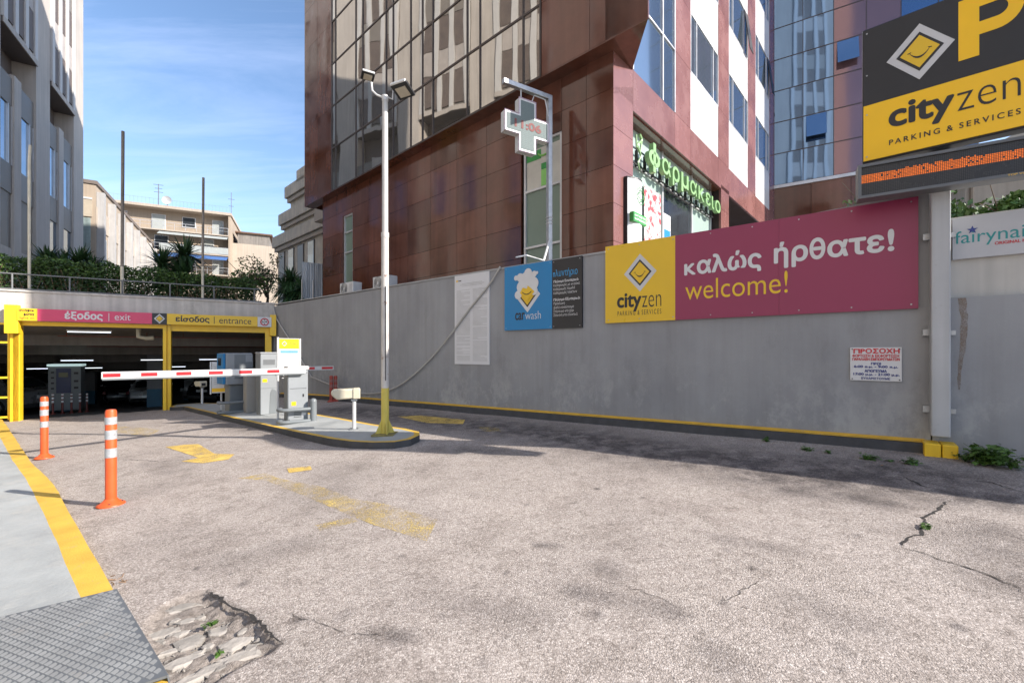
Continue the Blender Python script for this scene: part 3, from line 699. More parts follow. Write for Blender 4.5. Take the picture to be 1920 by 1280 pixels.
def leafclump(name, pts_fn, n, size, mat, label, cat, origin, mats=None, flat=.0, kind=None, extra=None):
    rs = np.random.RandomState(abs(hash(name + label)) % 1000 if False else len(label) * 13 + n % 97)
    b = MB()
    for i in range(n):
        p = pts_fn(rs); s = size * rs.uniform(.6, 1.4)
        a = rs.uniform(0, 6.28); t = rs.uniform(-1, 1); d = Vector((math.cos(a), math.sin(a), t * .7)).normalized()
        sd_ = d.cross(Vector((rs.uniform(-.4, .4), rs.uniform(-.4, .4), 1))).normalized() * s * .42
        p = Vector(p); m_ = p + d * s * .5; q = p + d * s; bend = Vector((0, 0, -.12 * s))
        b.cur = 0 if not mats else int(rs.choice(len(mats), p=mats[1])) if False else (0 if mats is None else (0 if rs.rand() < .72 else 1))
        b.add([p, m_ + sd_, q + bend, m_ - sd_], [(0, 1, 2, 3)])
    return b
def weed(px, py, r, h, n, label, dz=0, dens=None):
    g = G(px, py, dz)
    root = thing('weed', label, 'weed', W0, tuple(g)); rs = random.Random(px + py)
    st = MB(); tips = []
    for k in range(max(3, n // 14)):
        a = rs.uniform(0, 6.28); rr_ = rs.uniform(.1, 1) * r; tip = g + Vector((math.cos(a) * rr_, math.sin(a) * rr_, h * rs.uniform(.5, 1)))
        st.tube([g, g.lerp(tip, .5) + Vector((0, 0, h * .2)), tip], [.003, .0025, .0015], 4); tips.append(tip)
    st.obj('stem', LEAFL, root)
    def fn(r_):
        t = tips[r_.randint(len(tips))]; f = r_.uniform(.35, 1); return g.lerp(t, f) + Vector(r_.normal(0, .022, 3)) * min(1, r * 5)
    leafclump('weed', fn, n, .03 if r < .2 else .055, None, label, 'weed', g, mats=1).obj('foliage', [LEAFL, LEAFM], root)
weed(392, 1172, .035, .02, 26, 'small bright weed growing among the pothole stones')
weed(412, 1222, .015, .012, 8, 'tiny weed tuft between the lower pothole stones')
weed(1733, 990, .05, .03, 50, 'small weed sprouting from the long crack in the asphalt')

# ================================================================== GREY WALL
WT = 3.17
def wz(u): p = FW.w(u, 0); return zg(p.x, p.y)
wall = thing('retaining_wall', 'long grey painted concrete wall along the right side of the ramp', 'wall', FW, (-8, 0, 0))
uend = FW.u(1745)
b = MB(); b.prism([(-17.3, -1.0), (uend, -.6), (uend, FW.z(1745, 355)), (FW.u(1270), FW.z(1270, 452)), (FW.u(1135), WT + .03), (-17.3, WT - .03)], 0, .32)
b.obj('wall_body', WALLP, wall)
bb_ = MB(); bb_.box(-17.0, FW.u(1135), -.02, .34, WT + .012, WT + .045); bb_.obj('coping', M('coping_grey', (.33, .33, .33), .7), wall)
# yellow line and black kerb along the foot
kb = MB(); yb = MB(); us = np.linspace(-16.4, uend - .05, 60)
for a, c in zip(us[:-1], us[1:]):
    za, zc = wz(a), wz(c)
    kb.add([(a, -.16, za - .1), (c, -.16, zc - .1), (c, 0, zc - .1), (a, 0, za - .1), (a, -.13, za + .10), (c, -.13, zc + .10), (c, 0, zc + .10), (a, 0, za + .10)], [(0, 1, 5, 4), (4, 5, 6, 7)])
    yb.add([(a, -.075, za + .104), (c, -.075, zc + .104), (c, -.004, zc + .112), (a, -.004, za + .112), (c, -.004, zc + .138), (a, -.004, za + .138)], [(0, 1, 2, 3), (3, 2, 4, 5)])
setting(inframe(kb.obj('kerb', KERBD), FW)); setting(inframe(yb.obj('yellow_kerb_line', YELR), FW))

# lower and upper walls right of the pillar
rwall = thing('boundary_wall', 'grey wall with a set-back white upper part right of the sign pillar', 'wall', FW, (1.0, 0, 0))
u0 = FW.u(1786); zs = FW.z(1786, 558)
MB().box(u0 - .16, 6, .0, .35, -.6, zs).obj('lower_wall', WALLP, rwall)
MB().box(u0 - .2, 6, .10, .35, zs, FW.z(1790, 408, .1)).obj('upper_wall', M('off_white_wall', (.50, .48, .44), .8, 0, .1, .9, streak=.12), rwall)
b = MB(); rr = random.Random(3); nn = 16; L_ = []; R_ = []
for i in range(nn):
    t = i / (nn - 1); z = zs - .01 - 1.0 * t; w_ = .034 * (1 - t) ** .7 + .006; c0 = u0 + .07 + .02 * math.sin(t * 5); L_.append((c0 - w_ * rr.uniform(.6, 1.1), -.003, z)); R_.append((c0 + w_ * rr.uniform(.6, 1.1), -.003, z))
b.add(L_ + R_, [(i, i + 1, nn + i + 1, nn + i) for i in range(nn - 1)])
b.obj('rust_run', M('rust', (.27, .18, .11), .9, 0, .2, 8, wear=(7, .55, 1.25)), rwall)

# sign pillar
pil = thing('sign_pillar', 'tall square grey steel pillar on a yellow plinth between the two walls', 'pillar', FW, (.02, -.12, wz(0)))
ua, ub = FW.u(1746, -.2), FW.u(1783, -.2)
MB().box(ua, ub, -.2, .02, wz(0) + .2, FW.z(1765, 250, -.1)).obj('column', M('pillar_paint', (.40, .405, .41), .6, .1, .08, 1.5, streak=.12, dirt=(.25, .22, .19), dirts=4, dirtt=(.62, .85)), pil, bevel=.012)
MB().box(ua - .06, (ua + ub) / 2 - .004, -.27, .0, wz(0) - .05, wz(0) + .13).obj('plinth', YEL, pil, bevel=.01)
MB().box((ua + ub) / 2 + .004, ub + .05, -.27, .0, wz(0) - .05, wz(0) + .13).obj('plinth', YEL, pil, bevel=.01)
for zz_ in (1.68, .82, 2.75):
    MB().box(ub, ub + .055, -.06, .0, zz_, zz_ + .05).obj('bracket', GALV, pil); MB().box(ua - .055, ua, -.06, -.005, zz_, zz_ + .07).obj('bracket', GALV, pil)

# ---------------------------------------------------------------- boards on the wall
YS = -.045
def board(name, label, cat, fr, x0, x1, zt0, zt1, zb0, zb1, y, mat, th=.03, parts=None):
    root = thing(name, label, cat, fr, ((x0 + x1) / 2, y, (zb0 + zb1) / 2)); return root
# welcome sign
uA, uB, uC = FW.u(1135, YS), FW.u(1266, YS), FW.u(1722, YS)
zt = lambda px, py: FW.z(px, py, YS)
z0s, z1s = zt(1135, 606), zt(1135, 463); z0e, z1e = zt(1722, 578), zt(1722, 368)
wel = thing('welcome_sign', 'long yellow and maroon welcome board at the top of the grey wall', 'sign', FW, ((uA + uC) / 2, YS, z0s))
def lerpz(u, a, c): t = (u - uA) / (uC - uA); return a + (c - a) * t
def bd(ua_, ub_, mat, name='panel'):
    MB().prism([(ua_, lerpz(ua_, z0s, z0e)), (ub_, lerpz(ub_, z0s, z0e)), (ub_, lerpz(ub_, z1s, z1e)), (ua_, lerpz(ua_, z1s, z1e))], YS, -.004).obj(name, mat, wel)
bd(uA, uB, SIGNY, 'yellow_panel'); bd(uB, (uB + uC) / 2, MAGE, 'maroon_panel'); bd((uB + uC) / 2 + .002, uC, MAGE, 'maroon_panel')
lc = FW.hit(1200, 511, YS); logo(wel, lc[0], lc[1], FW.u(1236, YS) - lc[0] - .04, YS)
def fit(root, fr, y, txt, pl, pr, ptop, pbot, pref, mat, **k):
    """fit lettering: left and right pixel, top and bottom pixel measured at pixel column pref"""
    text(root, txt, fr.u(pl, y), fr.u(pr, y), fr.z(pref, pbot, y), fr.z(pref, ptop, y), y - .002, mat, **k)
fit(wel, FW, YS, 'city', 1157, 1203, 549, 585, 1180, BLK, bold=.03)
fit(wel, FW, YS, 'zen', 1204, 1240, 553, 575, 1222, BLK, weight=-.012)
fit(wel, FW, YS, 'PARKING & SERVICES', 1158, 1240, 581, 590, 1200, BLK, space=1.35)
def lwz(px, py): return FW.hit(px, py, YS)
fit(wel, FW, YS, 'καλώς', 1283, 1428, 465, 509, 1415, WHT, bold=.032, space=1.03)
fit(wel, FW, YS, 'ήρθατε!', 1451, 1677, 427, 483, 1660, WHT, bold=.028, space=1.03)
fit(wel, FW, YS, 'welcome!', 1285, 1477, 508, 549, 1470, SIGNY, weight=-.004)

for k in range(8):
    u = uA + .06 + (uC - uA - .12) * k / 7
    for q, zz_ in ((0, lerpz(u, z0s, z0e) + .05), (1, lerpz(u, z1s, z1e) - .05)): MB().tube([(u, YS, zz_), (u, YS - .004, zz_)], .009, 8).obj('screw', GALV, wel)
# car wash sign
a0, a1, a2 = FW.u(946, YS), FW.u(1035, YS), FW.u(1091, YS)
zb, zt_ = FW.z(1035, 616, YS), FW.z(1035, 488, YS)
cw = thing('car_wash_sign', 'blue and black car wash board left of the welcome board', 'sign', FW, ((a0 + a2) / 2, YS, zb))
MB().box(a0, a1, YS, -.004, zb, zt_).obj('blue_panel', BLUE, cw); MB().box(a1 + .002, a2, YS, -.004, zb, zt_).obj('black_panel', BLK, cw)
lc = FW.hit(989, 553, YS); s = .30
logo(cw, lc[0], lc[1], s, YS, outer=WHT)
b = MB()
for i, (dx, dz, r) in enumerate(((0, .30, .24), (-.16, .20, .14), (.17, .25, .15), (-.20, .42, .10), (.03, .50, .11), (.2, .46, .07), (-.32, .42, .06), (-.26, .02, .10), (.28, .48, .035), (.0, .12, .16), (.2, .08, .10))):
    dx *= .84; dz *= .84; r *= .84; n = 18; pl = [(lc[0] + dx + r * math.cos(6.2832 * k / n), lc[1] + dz + r * math.sin(6.2832 * k / n)) for k in range(n)]
    b.prism(pl, YS - .0135 - i * .0003, YS - .0125)
b.obj('foam_print', WHT, cw)
b = MB(); b.prism([(lc[0] - .17, lc[1] + .05), (lc[0] - .1, lc[1] + .15), (lc[0], lc[1] + .12), (lc[0] + .02, lc[1] + .18), (lc[0] + .1, lc[1] + .12), (lc[0] + .18, lc[1] + .05), (lc[0], lc[1] - .12)], YS - .021, YS - .019); b.obj('droplet_print', SIGNY, cw)
b = MB()
for i in range(8):
    t0, t1 = -1 + i / 4, -1 + (i + 1) / 4; f = lambda t: (lc[0] + t * .11, lc[1] + .02 + .05 * t * t)
    p, q = f(t0), f(t1); b.prism([p, q, (q[0], q[1] - .018), (p[0], p[1] - .018)], YS - .024, YS - .0215)
b.obj('smile_print', BLK, cw)
fit(cw, FW, YS, 'car', 966, 984, 586, 600, 975, BLK, bold=.03)
fit(cw, FW, YS, 'wash', 985, 1014, 583, 598, 1000, WHT, weight=-.01)
fit(cw, FW, YS, 'πλυντήριο', 1037, 1083, 503, 520, 1060, TXTB)
for i, (t, bold, pr) in enumerate((('Πλύσιμο Εσωτερικό:', .03, 1085), ('Καθαρισμός με σκούπα', 0, 1087), ('Καθαρισμός ταμπλό', 0, 1078), ('Καθαρισμός ταπέτων', 0, 1082), ('', 0, 0), ('Πλύσιμο Εξωτερικό:', .03, 1088), ('Πρόπλυση', 0, 1059), ('Διπλό σαπούνισμα', 0, 1076), ('Στέγνωμα στο χέρι', 0, 1076), ('Σιλικόνη στα ελαστικά', 0, 1083))):
    if t: y = 523 + i * 7.3 - (2 if i > 4 else 0); fit(cw, FW, YS, t, 1038, pr, y, y + 6.5, 1060, WHT, bold=bold)

for sx_ in (a0 + .04, a1 - .04, a1 + .04, a2 - .04):
    for sz_ in (zb + .04, zt_ - .04): MB().tube([(sx_, YS, sz_), (sx_, YS - .004, sz_)], .008, 8).obj('screw', GALV, cw)
# terms notice
n0, n1 = FW.u(851, YS), FW.u(916, YS); nzb, nzt = FW.z(883, 683, YS), FW.z(883, 513, YS)
nt_ = thing('printed_notice', 'tall white printed notice on the wall left of the car wash board', 'notice', FW, ((n0 + n1) / 2, -.02, nzb))
MB().box(n0, n1, -.02, -.003, nzb, nzt).obj('sheet', M('notice_white', (.62, .62, .63), .5, 0, .04), nt_)
b = MB(); rr = random.Random(2); w = n1 - n0; h = nzt - nzb
for col_ in (0, 1):
    x = n0 + w * (.06 + col_ * .48); k = 0
    while k < 64:
        z = nzt - h * (.17 + k * .0125)
        ln = w * .40 * (rr.uniform(.3, .9) if rr.random() < .18 else 1)
        if rr.random() > .06: b.box(x, x + ln, -.0215, -.0203, z - h * .0026, z + h * .0026)
        k += 1
for k in range(3): b.box(n0 + w * (.22 - .06 * (k == 1)), n1 - w * (.2 - .06 * (k == 1)), -.0215, -.0203, nzt - h * (.10 + k * .014), nzt - h * (.10 + k * .014) + h * .006)
b.obj('printed_lines', TXTG, nt_)
MB().box(n0 + w * .05, n0 + w * .1, -.0215, -.0203, nzt - h * .07, nzt - h * .05).obj('emblem_print', SIGNY, nt_)
MB().box(n0 + w * .11, n0 + w * .2, -.0215, -.0203, nzt - h * .066, nzt - h * .056).obj('name_print', BLK, nt_)

# loading hours sign
q0, q1 = FW.u(1594, -.02), FW.u(1691, -.02); qb, qt = FW.z(1642, 714, -.02), FW.z(1642, 651, -.02)
ls = thing('loading_hours_sign', 'small white sign with red and navy Greek opening hours low on the wall', 'sign', FW, ((q0 + q1) / 2, -.02, qb))
MB().box(q0, q1, -.02, -.003, qb, qt).obj('plate', WHT, ls, bevel=.003)
for t, pl, pr, y0, y1, m_, bd_ in (('ΠΡΟΣΟΧΗ', 1600, 1687, 653, 662.5, TXTR, .05), ('ΦΟΡΤΩΣΗ & ΕΚΦΟΡΤΩΣΗ', 1598, 1686, 664, 669.5, TXTR, .04), ('ΠΑΡΑΛΑΒΗ ΕΜΠΟΡΕΥΜΑΤΩΝ', 1598, 1687, 670.5, 676, TXTR, .04), ('ΠΡΩΙ', 1633, 1652, 679, 684, TXTN, .05),
                            ('6:00 π.μ. - 9:00 π.μ.', 1601, 1684, 684.8, 690.5, TXTN, .05), ('ΑΠΟΓΕΥΜΑ', 1621, 1663, 692.5, 698, TXTN, .05), ('17:00 μ.μ. - 21:00 μ.μ.', 1600, 1687, 699, 705, TXTN, .05), ('ΕΥΧΑΡΙΣΤΟΥΜΕ', 1615, 1669, 707, 711.5, TXTN, .04)):
    fit(ls, FW, -.0215, t, pl, pr, y0, y1, 1642, m_, bold=bd_)
for sx in (q0 + .02, q1 - .02):
    for sz in (qb + .02, qt - .02): MB().tube([(sx, -.02, sz), (sx, -.026, sz)], .007, 8).obj('screw', BLKP, ls)

# fairy nails sign
f0 = FW.u(1786, .05); f1 = f0 + 2.2; fb, ft = FW.z(1850, 481, .05), FW.z(1850, 402, .05)
fn_ = thing('nail_salon_sign', 'white banner with teal lettering on the upper wall at the right edge', 'sign', FW, (f0 + .5, .05, fb))
MB().box(f0, f1, .05, .097, fb, ft).obj('banner', M('banner_white', (.47, .47, .48), .5, 0, .05), fn_)
ul, uu = FW.u(1790, .05), FW.u(1919, .05); w = uu - ul
text(fn_, 'fairynai', ul, uu + w * .02, FW.z(1850, 459, .05), FW.z(1850, 428, .05), .048, TEALT)
text(fn_, 'ORIGINAL NA', FW.u(1865, .05), uu + .05, FW.z(1895, 456, .05), FW.z(1895, 450, .05), .048, TXTR, bold=.03)
b = MB(); st_ = FW.hit(1823, 431, .05); pl = []
for k in range(10): rad = .045 if k % 2 == 0 else .018; pl.append((st_[0] + rad * math.sin(k * math.pi / 5), st_[1] + rad * math.cos(k * math.pi / 5)))
b.prism(pl, .045, .048); b.obj('star_print', TXTN, fn_)

# ---------------------------------------------------------------- big parking sign and LED display, on the pillar
aP = math.atan((50 - CX) / FOC); S0 = FW.w(0.0, -.24)
FP = Fr(S0.x, S0.y, -math.sin(aP), -math.cos(aP))
aL = math.atan((-330 - CX) / FOC); FD = Fr(S0.x, S0.y, -math.sin(aL), -math.cos(aL))
s0 = FP.u(1619, -.15); sb, stp = FP.z(1620, 303, -.15), FP.z(1620, 59, -.15); s1 = s0 + (stp - sb) * 0.98
smid = FP.z(1620, 200, -.15)
bs = thing('parking_sign', 'large black and yellow parking sign box high on the pillar', 'sign', FP, ((s0 + s1) / 2, -.05, sb))
MB().box(s0 - .012, s1 + .012, -.135, .03, sb - .02, stp + .02).obj('housing', BLK, bs, bevel=.012)
MB().box(s0, s1, -.148, -.136, sb, smid - .001).obj('yellow_face', SIGNY2, bs); MB().box(s0, s1, -.148, -.136, smid + .001, stp).obj('black_face', BLK, bs)
yP = -.149
lc = FP.hit(1724, 97, yP); logo(bs, lc[0], lc[1], (FP.u(1788, yP) - FP.u(1660, yP)) / 2, yP)
H = stp - sb; Wd = s1 - s0
pb = FP.z(1800, 115, yP); pt = FP.z(1800, 22, yP) + .10
px0, px1 = FP.u(1797, yP), FP.u(1921, yP); pw = px1 - px0; phh = pt - pb
b = MB(); st_w = pw * .33; b.box(px0, px0 + st_w, yP - .003, yP - .001, pb, pt)
bw0 = px0 + pw * .60; zo0, zo1 = pb + phh * .34, pt; zi0, zi1 = pb + phh * .55, pt - phh * .20
b.box(px0 + st_w, bw0, yP - .003, yP - .001, zo0, zi0); b.box(px0 + st_w, bw0, yP - .003, yP - .001, zi1, zo1)
zc_o = (zo0 + zo1) / 2; ro = (zo1 - zo0) / 2; zc_i = (zi0 + zi1) / 2; ri = (zi1 - zi0) / 2; rxo = px1 - bw0; rxi = rxo * .42
for k in range(16):
    a, c_ = -1.5708 + math.pi * k / 16, -1.5708 + math.pi * (k + 1) / 16
    b.prism([(bw0 + rxo * math.cos(a), zc_o + ro * math.sin(a)), (bw0 + rxo * math.cos(c_), zc_o + ro * math.sin(c_)), (bw0 + rxi * math.cos(c_), zc_i + ri * math.sin(c_)), (bw0 + rxi * math.cos(a), zc_i + ri * math.sin(a))], yP - .003, yP - .001)
b.obj('lettering', SIGNY2, bs)
def tline(txt, p0_, p1_, y0_, y1_, m_, **k): text(bs, txt, FP.u(p0_, yP), FP.u(p1_, yP), y0_, y1_, yP - .002, m_, **k)
zb1 = FP.z(1667, 243, yP); hx = FP.z(1667, 211, yP) - zb1
tline('city', 1666, 1790, zb1 - hx * .36, zb1 + hx * 1.38, BLK, bold=.035)
tline('zen', 1795, 1914, zb1, zb1 + hx * 1.0, BLK, weight=-.014)
zb2 = FP.z(1667, 273, yP); tline('PARKING & SERVICES', 1667, 1914, zb2, zb2 + (FP.z(1667, 263, yP) - zb2), BLK, space=1.35, bold=.02)
for sx_ in (s0 + .03, s1 - .03):
    for t in (.03, .35, .65, .97): MB().tube([(sx_, -.148, sb + (stp - sb) * t), (sx_, -.152, sb + (stp - sb) * t)], .008, 8).obj('screw', GALV, bs)
b = MB(); b.tube([(s0 + .07, -.06, sb - .02), (s0 + .07, -.06, sb - .05)], .01, 6)
# LED display
l0 = FD.u(1609, -.2); lb, lt = FD.z(1610, 373, -.2), FD.z(1610, 310, -.2)
dd = thing('led_display', 'long scrolling amber LED display under the parking sign', 'display', FD, (l0 + .8, -.1, lb))
l1 = l0 + 1.75; fr_ = .03
b = MB(); b.box(l0, l1, -.2, .0, lb, lb + fr_); b.box(l0, l1, -.2, .0, lt - fr_, lt); b.box(l0, l0 + fr_, -.2, 0, lb + fr_, lt - fr_); b.box(l1 - fr_, l1, -.2, 0, lb + fr_, lt - fr_)
b.obj('frame', M('led_frame_grey', (.12, .125, .13), .45), dd)
MB().box(l0 + fr_, l1 - fr_, -.18, -.02, lb + fr_, lt - fr_).obj('matrix_panel', LEDK, dd)
b = MB(); bo = MB(); st = .0155; nzr = int((lt - lb - 2 * fr_) / st); nxr = int((l1 - l0 - 2 * fr_) / st); rr = random.Random(9)
for i in range(nxr):
    for j in range(nzr):
        x = l0 + fr_ + .008 + i * st; z = lb + fr_ + .008 + j * st; lit = (nzr * .40 < j < nzr * .74) and rr.random() < .96 or (j == int(nzr * .76) and 20 < i < 60 and rr.random() < .5)
        (bo if lit else b).add([(x - .0055, -.1815, z - .0055), (x + .0055, -.1815, z - .0055), (x + .0055, -.1815, z + .0055), (x - .0055, -.1815, z + .0055)], [(0, 1, 2, 3)])
o = b.obj('unlit_diodes', M('unlit_diode', (.05, .045, .04), .3), dd); o['kind'] = 'stuff'; o = bo.obj('lit_diodes', LEDO, dd); o['kind'] = 'stuff'
text(dd, 'TOP VISI', FD.u(1889, -.2), FD.u(1926, -.2), lb + .006, lb + .024, -.202, SIGNY2)
b = MB(); bm_ = FP.w((s0 + s1) / 2, 0); MB().box(ua + .0, ub - .0, -.14, -.0, FW.z(1765, 300), FW.z(1765, 60)).obj('sign_mast', BLKP, pil)

# cable loop above the welcome sign
pts = [FW.w(FW.u(1617), .05, FW.z(1617, 382)), FW.w(FW.u(1632), .05, FW.z(1632, 372)), FW.w(FW.u(1660), .05, FW.z(1660, 365)), FW.w(FW.u(1690), 0, FW.z(1690, 360))]
b = MB(); b.tube(pts, .012, 8); tag(b.obj('cable', M('white_cable', (.6, .58, .52), .5), None, smooth=True, origin=pts[0]), 'white cable curling over the top edge of the welcome board', 'cable')

# ================================================================== OFFICE BLOCK (granite and glass)
TOPZ = 33.0; SZ = 7.1; RH = 1.47
ob = thing('office_block', 'tall red granite office block with mirrored glass above the grey wall', 'building', FL, (-6, 6, TZ))
DEEP = 13.3; OV = .29
UL = FL.u(605)          # left corner of the lower wall
ULu = FL.u(571, -OV)    # left corner of the upper volume
b = MB(); b.box(UL + .03, -.45, .12, 7.0, TZ - .2, SZ - .82); b.box(UL + .03, -.06, .12, DEEP, SZ - .82, TOPZ); b.box(ULu + .05, -.06, -OV + .08, .12, SZ + .03, TOPZ)
b.box(-.45, -.06, .12, .75, TZ - .2, SZ - .82); b.box(-.45, -.06, 6.35, 7.0, TZ - .2, SZ - .82)
b.box(UL + .03, -5, 7, DEEP, TZ - .2, SZ - .82)
b.obj('core', DGRAN, ob)
JT = .004
def pan(x0, x1, z0, z1, y0, y1, mat=GRAN, name='granite_panel', tilt=0.0): return piece(name, ob, x0 + JT, x1 - JT, y0, y1, z0 + JT, z1 - JT, mat, tilt)
# lower front wall, tiles in courses, two tall windows
w1 = (FL.u(643), FL.u(661)); w2 = (FL.u(977), FL.u(1053))
w1t = FL.z(652, 402); w2t = FL.z(1010, 262)
xsd = [UL, w1[0], w1[1]]; nmid = 7
xsd += [w1[1] + (w2[0] - w1[1]) * i / nmid for i in range(1, nmid + 1)] + [w2[1]] + [w2[1] + (0 - w2[1]) * i / 2 for i in (1, 2)]
zsd = [TZ - .1 + i * (SZ - TZ + .1) / 6 for i in range(7)]
for i in range(len(xsd) - 1):
    for j in range(6):
        x0, x1, z0, z1 = xsd[i], xsd[i + 1], zsd[j], zsd[j + 1]
        tp_ = w1t if abs(x0 - w1[0]) < .01 else w2t if abs(x0 - w2[0]) < .01 else None
        if tp_ is not None:
            if z1 <= tp_: continue
            z0 = max(z0, tp_)
            if z1 - z0 < .05: continue
        pan(x0, x1, z0, z1, 0, .05)
def window(x0, x1, z0, z1, splits, gmat, y=.08, extra=None):
    fb_ = MB(); t = .045
    fb_.box(x0, x0 + t, y - .05, y + .03, z0, z1); fb_.box(x1 - t, x1, y - .05, y + .03, z0, z1); fb_.box(x0 + t, x1 - t, y - .05, y + .03, z1 - t, z1)
    for s_ in splits: fb_.box(x0 + t, x1 - t, y - .05, y + .03, s_ - t / 2, s_ + t / 2)
    f_ = fb_.obj('window', ALU, ob); f_['off'] = tuple(ob['off'])
    zsp = [z0] + list(splits) + [z1]
    for a, c_ in zip(zsp[:-1], zsp[1:]):
        MB().box(x0 + t, x1 - t, y - .005, y + .005, a + t / 2, c_ - t / 2).obj('pane', gmat, f_)
window(w1[0] + .02, w1[1] - .02, TZ, w1t, [FL.z(652, 472), FL.z(652, 434)], GREENG)
window(w2[0] + .06, w2[1] - .02, TZ, w2t, [FL.z(1010, 460), FL.z(1010, 352)], GREENG)
# pharmacy film on the top pane of that window
g0, g1 = w2[0] + .12, w2[1] - .08; gz0, gz1 = FL.z(1010, 350), FL.z(1010, 275)
pf = thing('window_film', 'white film with green cross and serpent cup on the tall granite wall window', 'window film', FL, ((g0 + g1) / 2, .06, gz0))
MB().box(g0, g1, .062, .07, gz0, gz1).obj('film', M('film_white', (.5, .48, .42), .5), pf)
cxm = g0 + (g1 - g0) * .55
MB().box(cxm - .09, cxm + .09, .055, .0615, gz0 + .02, gz0 + .36).obj('cross_lower_arm', GRNL, pf)
MB().box(cxm - .09, cxm + .09, .055, .0615, gz0 + .37, gz0 + .50).obj('cross_stem', GRND, pf)
MB().box(g0, cxm - .1, .055, .0615, gz0 + .62, gz0 + .82).obj('cross_arm', GRND, pf)
b = MB(); b.tube([(cxm - .02 + .17 * math.cos(a), .05, gz0 + .80 + .14 * math.sin(a)) for a in np.linspace(-2.6, 1.2, 14)], .02, 6); b.obj('serpent_print', GRNL, pf)
# upper volume, front: granite strip, curtain wall, granite end
rows = [SZ + i * RH for i in range(0, 18)] + [TOPZ]
gpx = [622, 629, 667, 680, 724, 737, 770, 792, 811.5, 876, 900, 981, 1013]
gx = [FL.u(p, -OV) for p in gpx]
xr_end = FL.u(1215, -OV)
for j in range(len(rows) - 1):
    z0, z1 = rows[j], rows[j + 1]
    for x0, x1 in ((ULu, (ULu + gx[0]) / 2), ((ULu + gx[0]) / 2, gx[0])): pan(x0, x1, z0, z1, -OV, -OV + .05)
    xe = [gx[-1] + .03 + (xr_end - gx[-1] - .03) * i / 2 for i in range(3)]
    for x0, x1 in zip(xe[:-1], xe[1:]): pan(x0, x1, z0, z1, -OV, -OV + .05)
    if j < 13:
        for x0, x1 in zip(gx[:-1], gx[1:]):
            piece('glass_pane', ob, x0 + .012, x1 - .012, -OV + .01, -OV + .03, z0 + .015, z1 - .015, GLASS, .0016)
b = MB()
for x in gx: b.box(x - .018, x + .018, -OV - .012, -OV + .04, SZ, 27)
b.obj('mullions', MULL, ob)
b = MB()
for z in rows[:14]: b.box(gx[0], gx[-1], -OV - .008, -OV + .04, z - .022, z + .022)
b.obj('transoms', MULL, ob)
MB().box(gx[0], gx[-1], -OV - .005, -OV + .05, 26.3, TOPZ).obj('upper_spandrel', GRAN, ob)
# soffit of the overhang, and the wedge beyond the corner
v_w = .74
MB().prism([(ULu, -OV + .0), (xr_end, -OV), (0.0, v_w), (0, .06), (ULu, .06)], SZ - .03, SZ + .0, 'z').obj('soffit', GRAN, ob)
MB().prism([(xr_end, -OV + .0), (0.0, v_w), (0.0, -OV)], SZ, TOPZ, 'z').obj('corner_wedge', GRAN, ob)
b = MB(); b.box(UL, UL + .05, 0, DEEP, TZ, SZ); b.box(ULu, ULu + .05, -OV + .05, DEEP, SZ, TOPZ); b.obj('end_wall', GRAN, ob)
# street side (x = 0 plane)
def side(v0, v1, z0, z1, mat, name, d=.05, x=0.0, tilt=0): return piece(name, ob, x - d, x, v0 + JT, v1 - JT, z0 + JT, z1 - JT, mat, tilt)
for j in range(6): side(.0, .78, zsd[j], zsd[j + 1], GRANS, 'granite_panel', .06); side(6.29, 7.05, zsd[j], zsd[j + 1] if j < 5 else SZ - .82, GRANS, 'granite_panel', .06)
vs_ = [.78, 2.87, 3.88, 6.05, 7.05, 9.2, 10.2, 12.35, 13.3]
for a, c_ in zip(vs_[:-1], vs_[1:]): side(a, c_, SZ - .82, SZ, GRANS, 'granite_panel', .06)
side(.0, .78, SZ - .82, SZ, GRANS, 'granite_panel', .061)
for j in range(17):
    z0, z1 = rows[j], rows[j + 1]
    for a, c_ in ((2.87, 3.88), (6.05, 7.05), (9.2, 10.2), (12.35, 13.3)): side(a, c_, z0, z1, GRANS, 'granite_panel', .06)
    # glass corner bay
    side(.78, 2.2, z0, z1, GLASSS, 'glass_pane', .02, -.02, .002); side(2.2, 2.87, z0, z1, GLASSS, 'glass_pane', .02, -.02, .002)
    for bi, (a, c_) in enumerate(((3.88, 6.05), (7.05, 9.2), (10.2, 12.35))):
        if j % 2 == 0:
            side(a, c_, z0, z0 + RH * .42, WPAN, 'white_panel', .05, -.01); side(a, c_, z0 + RH * .42, z1, WPAN, 'white_panel', .05, -.01)
        else:
            w_ = (c_ - a); 
            for f0_, f1_ in ((0, .2), (.2, .8), (.8, 1)): side(a + w_ * f0_, a + w_ * f1_, z0, z1, GLASSS, 'glass_pane', .02, -.03, .003)
b = MB()
for v in (.78, 2.2, 2.87): b.box(-.05, .012, v - .02, v + .02, SZ, TOPZ - .5)
for a, c_ in ((3.88, 6.05), (7.05, 9.2), (10.2, 12.35)):
    for j in range(1, 17, 2):
        for f0_ in (0.01, .2, .8, .99): b.box(-.05, .0, a + (c_ - a) * f0_ - .015, a + (c_ - a) * f0_ + .015, rows[j], rows[j + 1])
        b.box(-.05, -.002, a, c_, rows[j] - .015, rows[j] + .015)
for j in range(1, 17): b.box(-.05, .008, .78, 2.87, rows[j] - .018, rows[j] + .018)
b.obj('window_frames', ALU, ob)
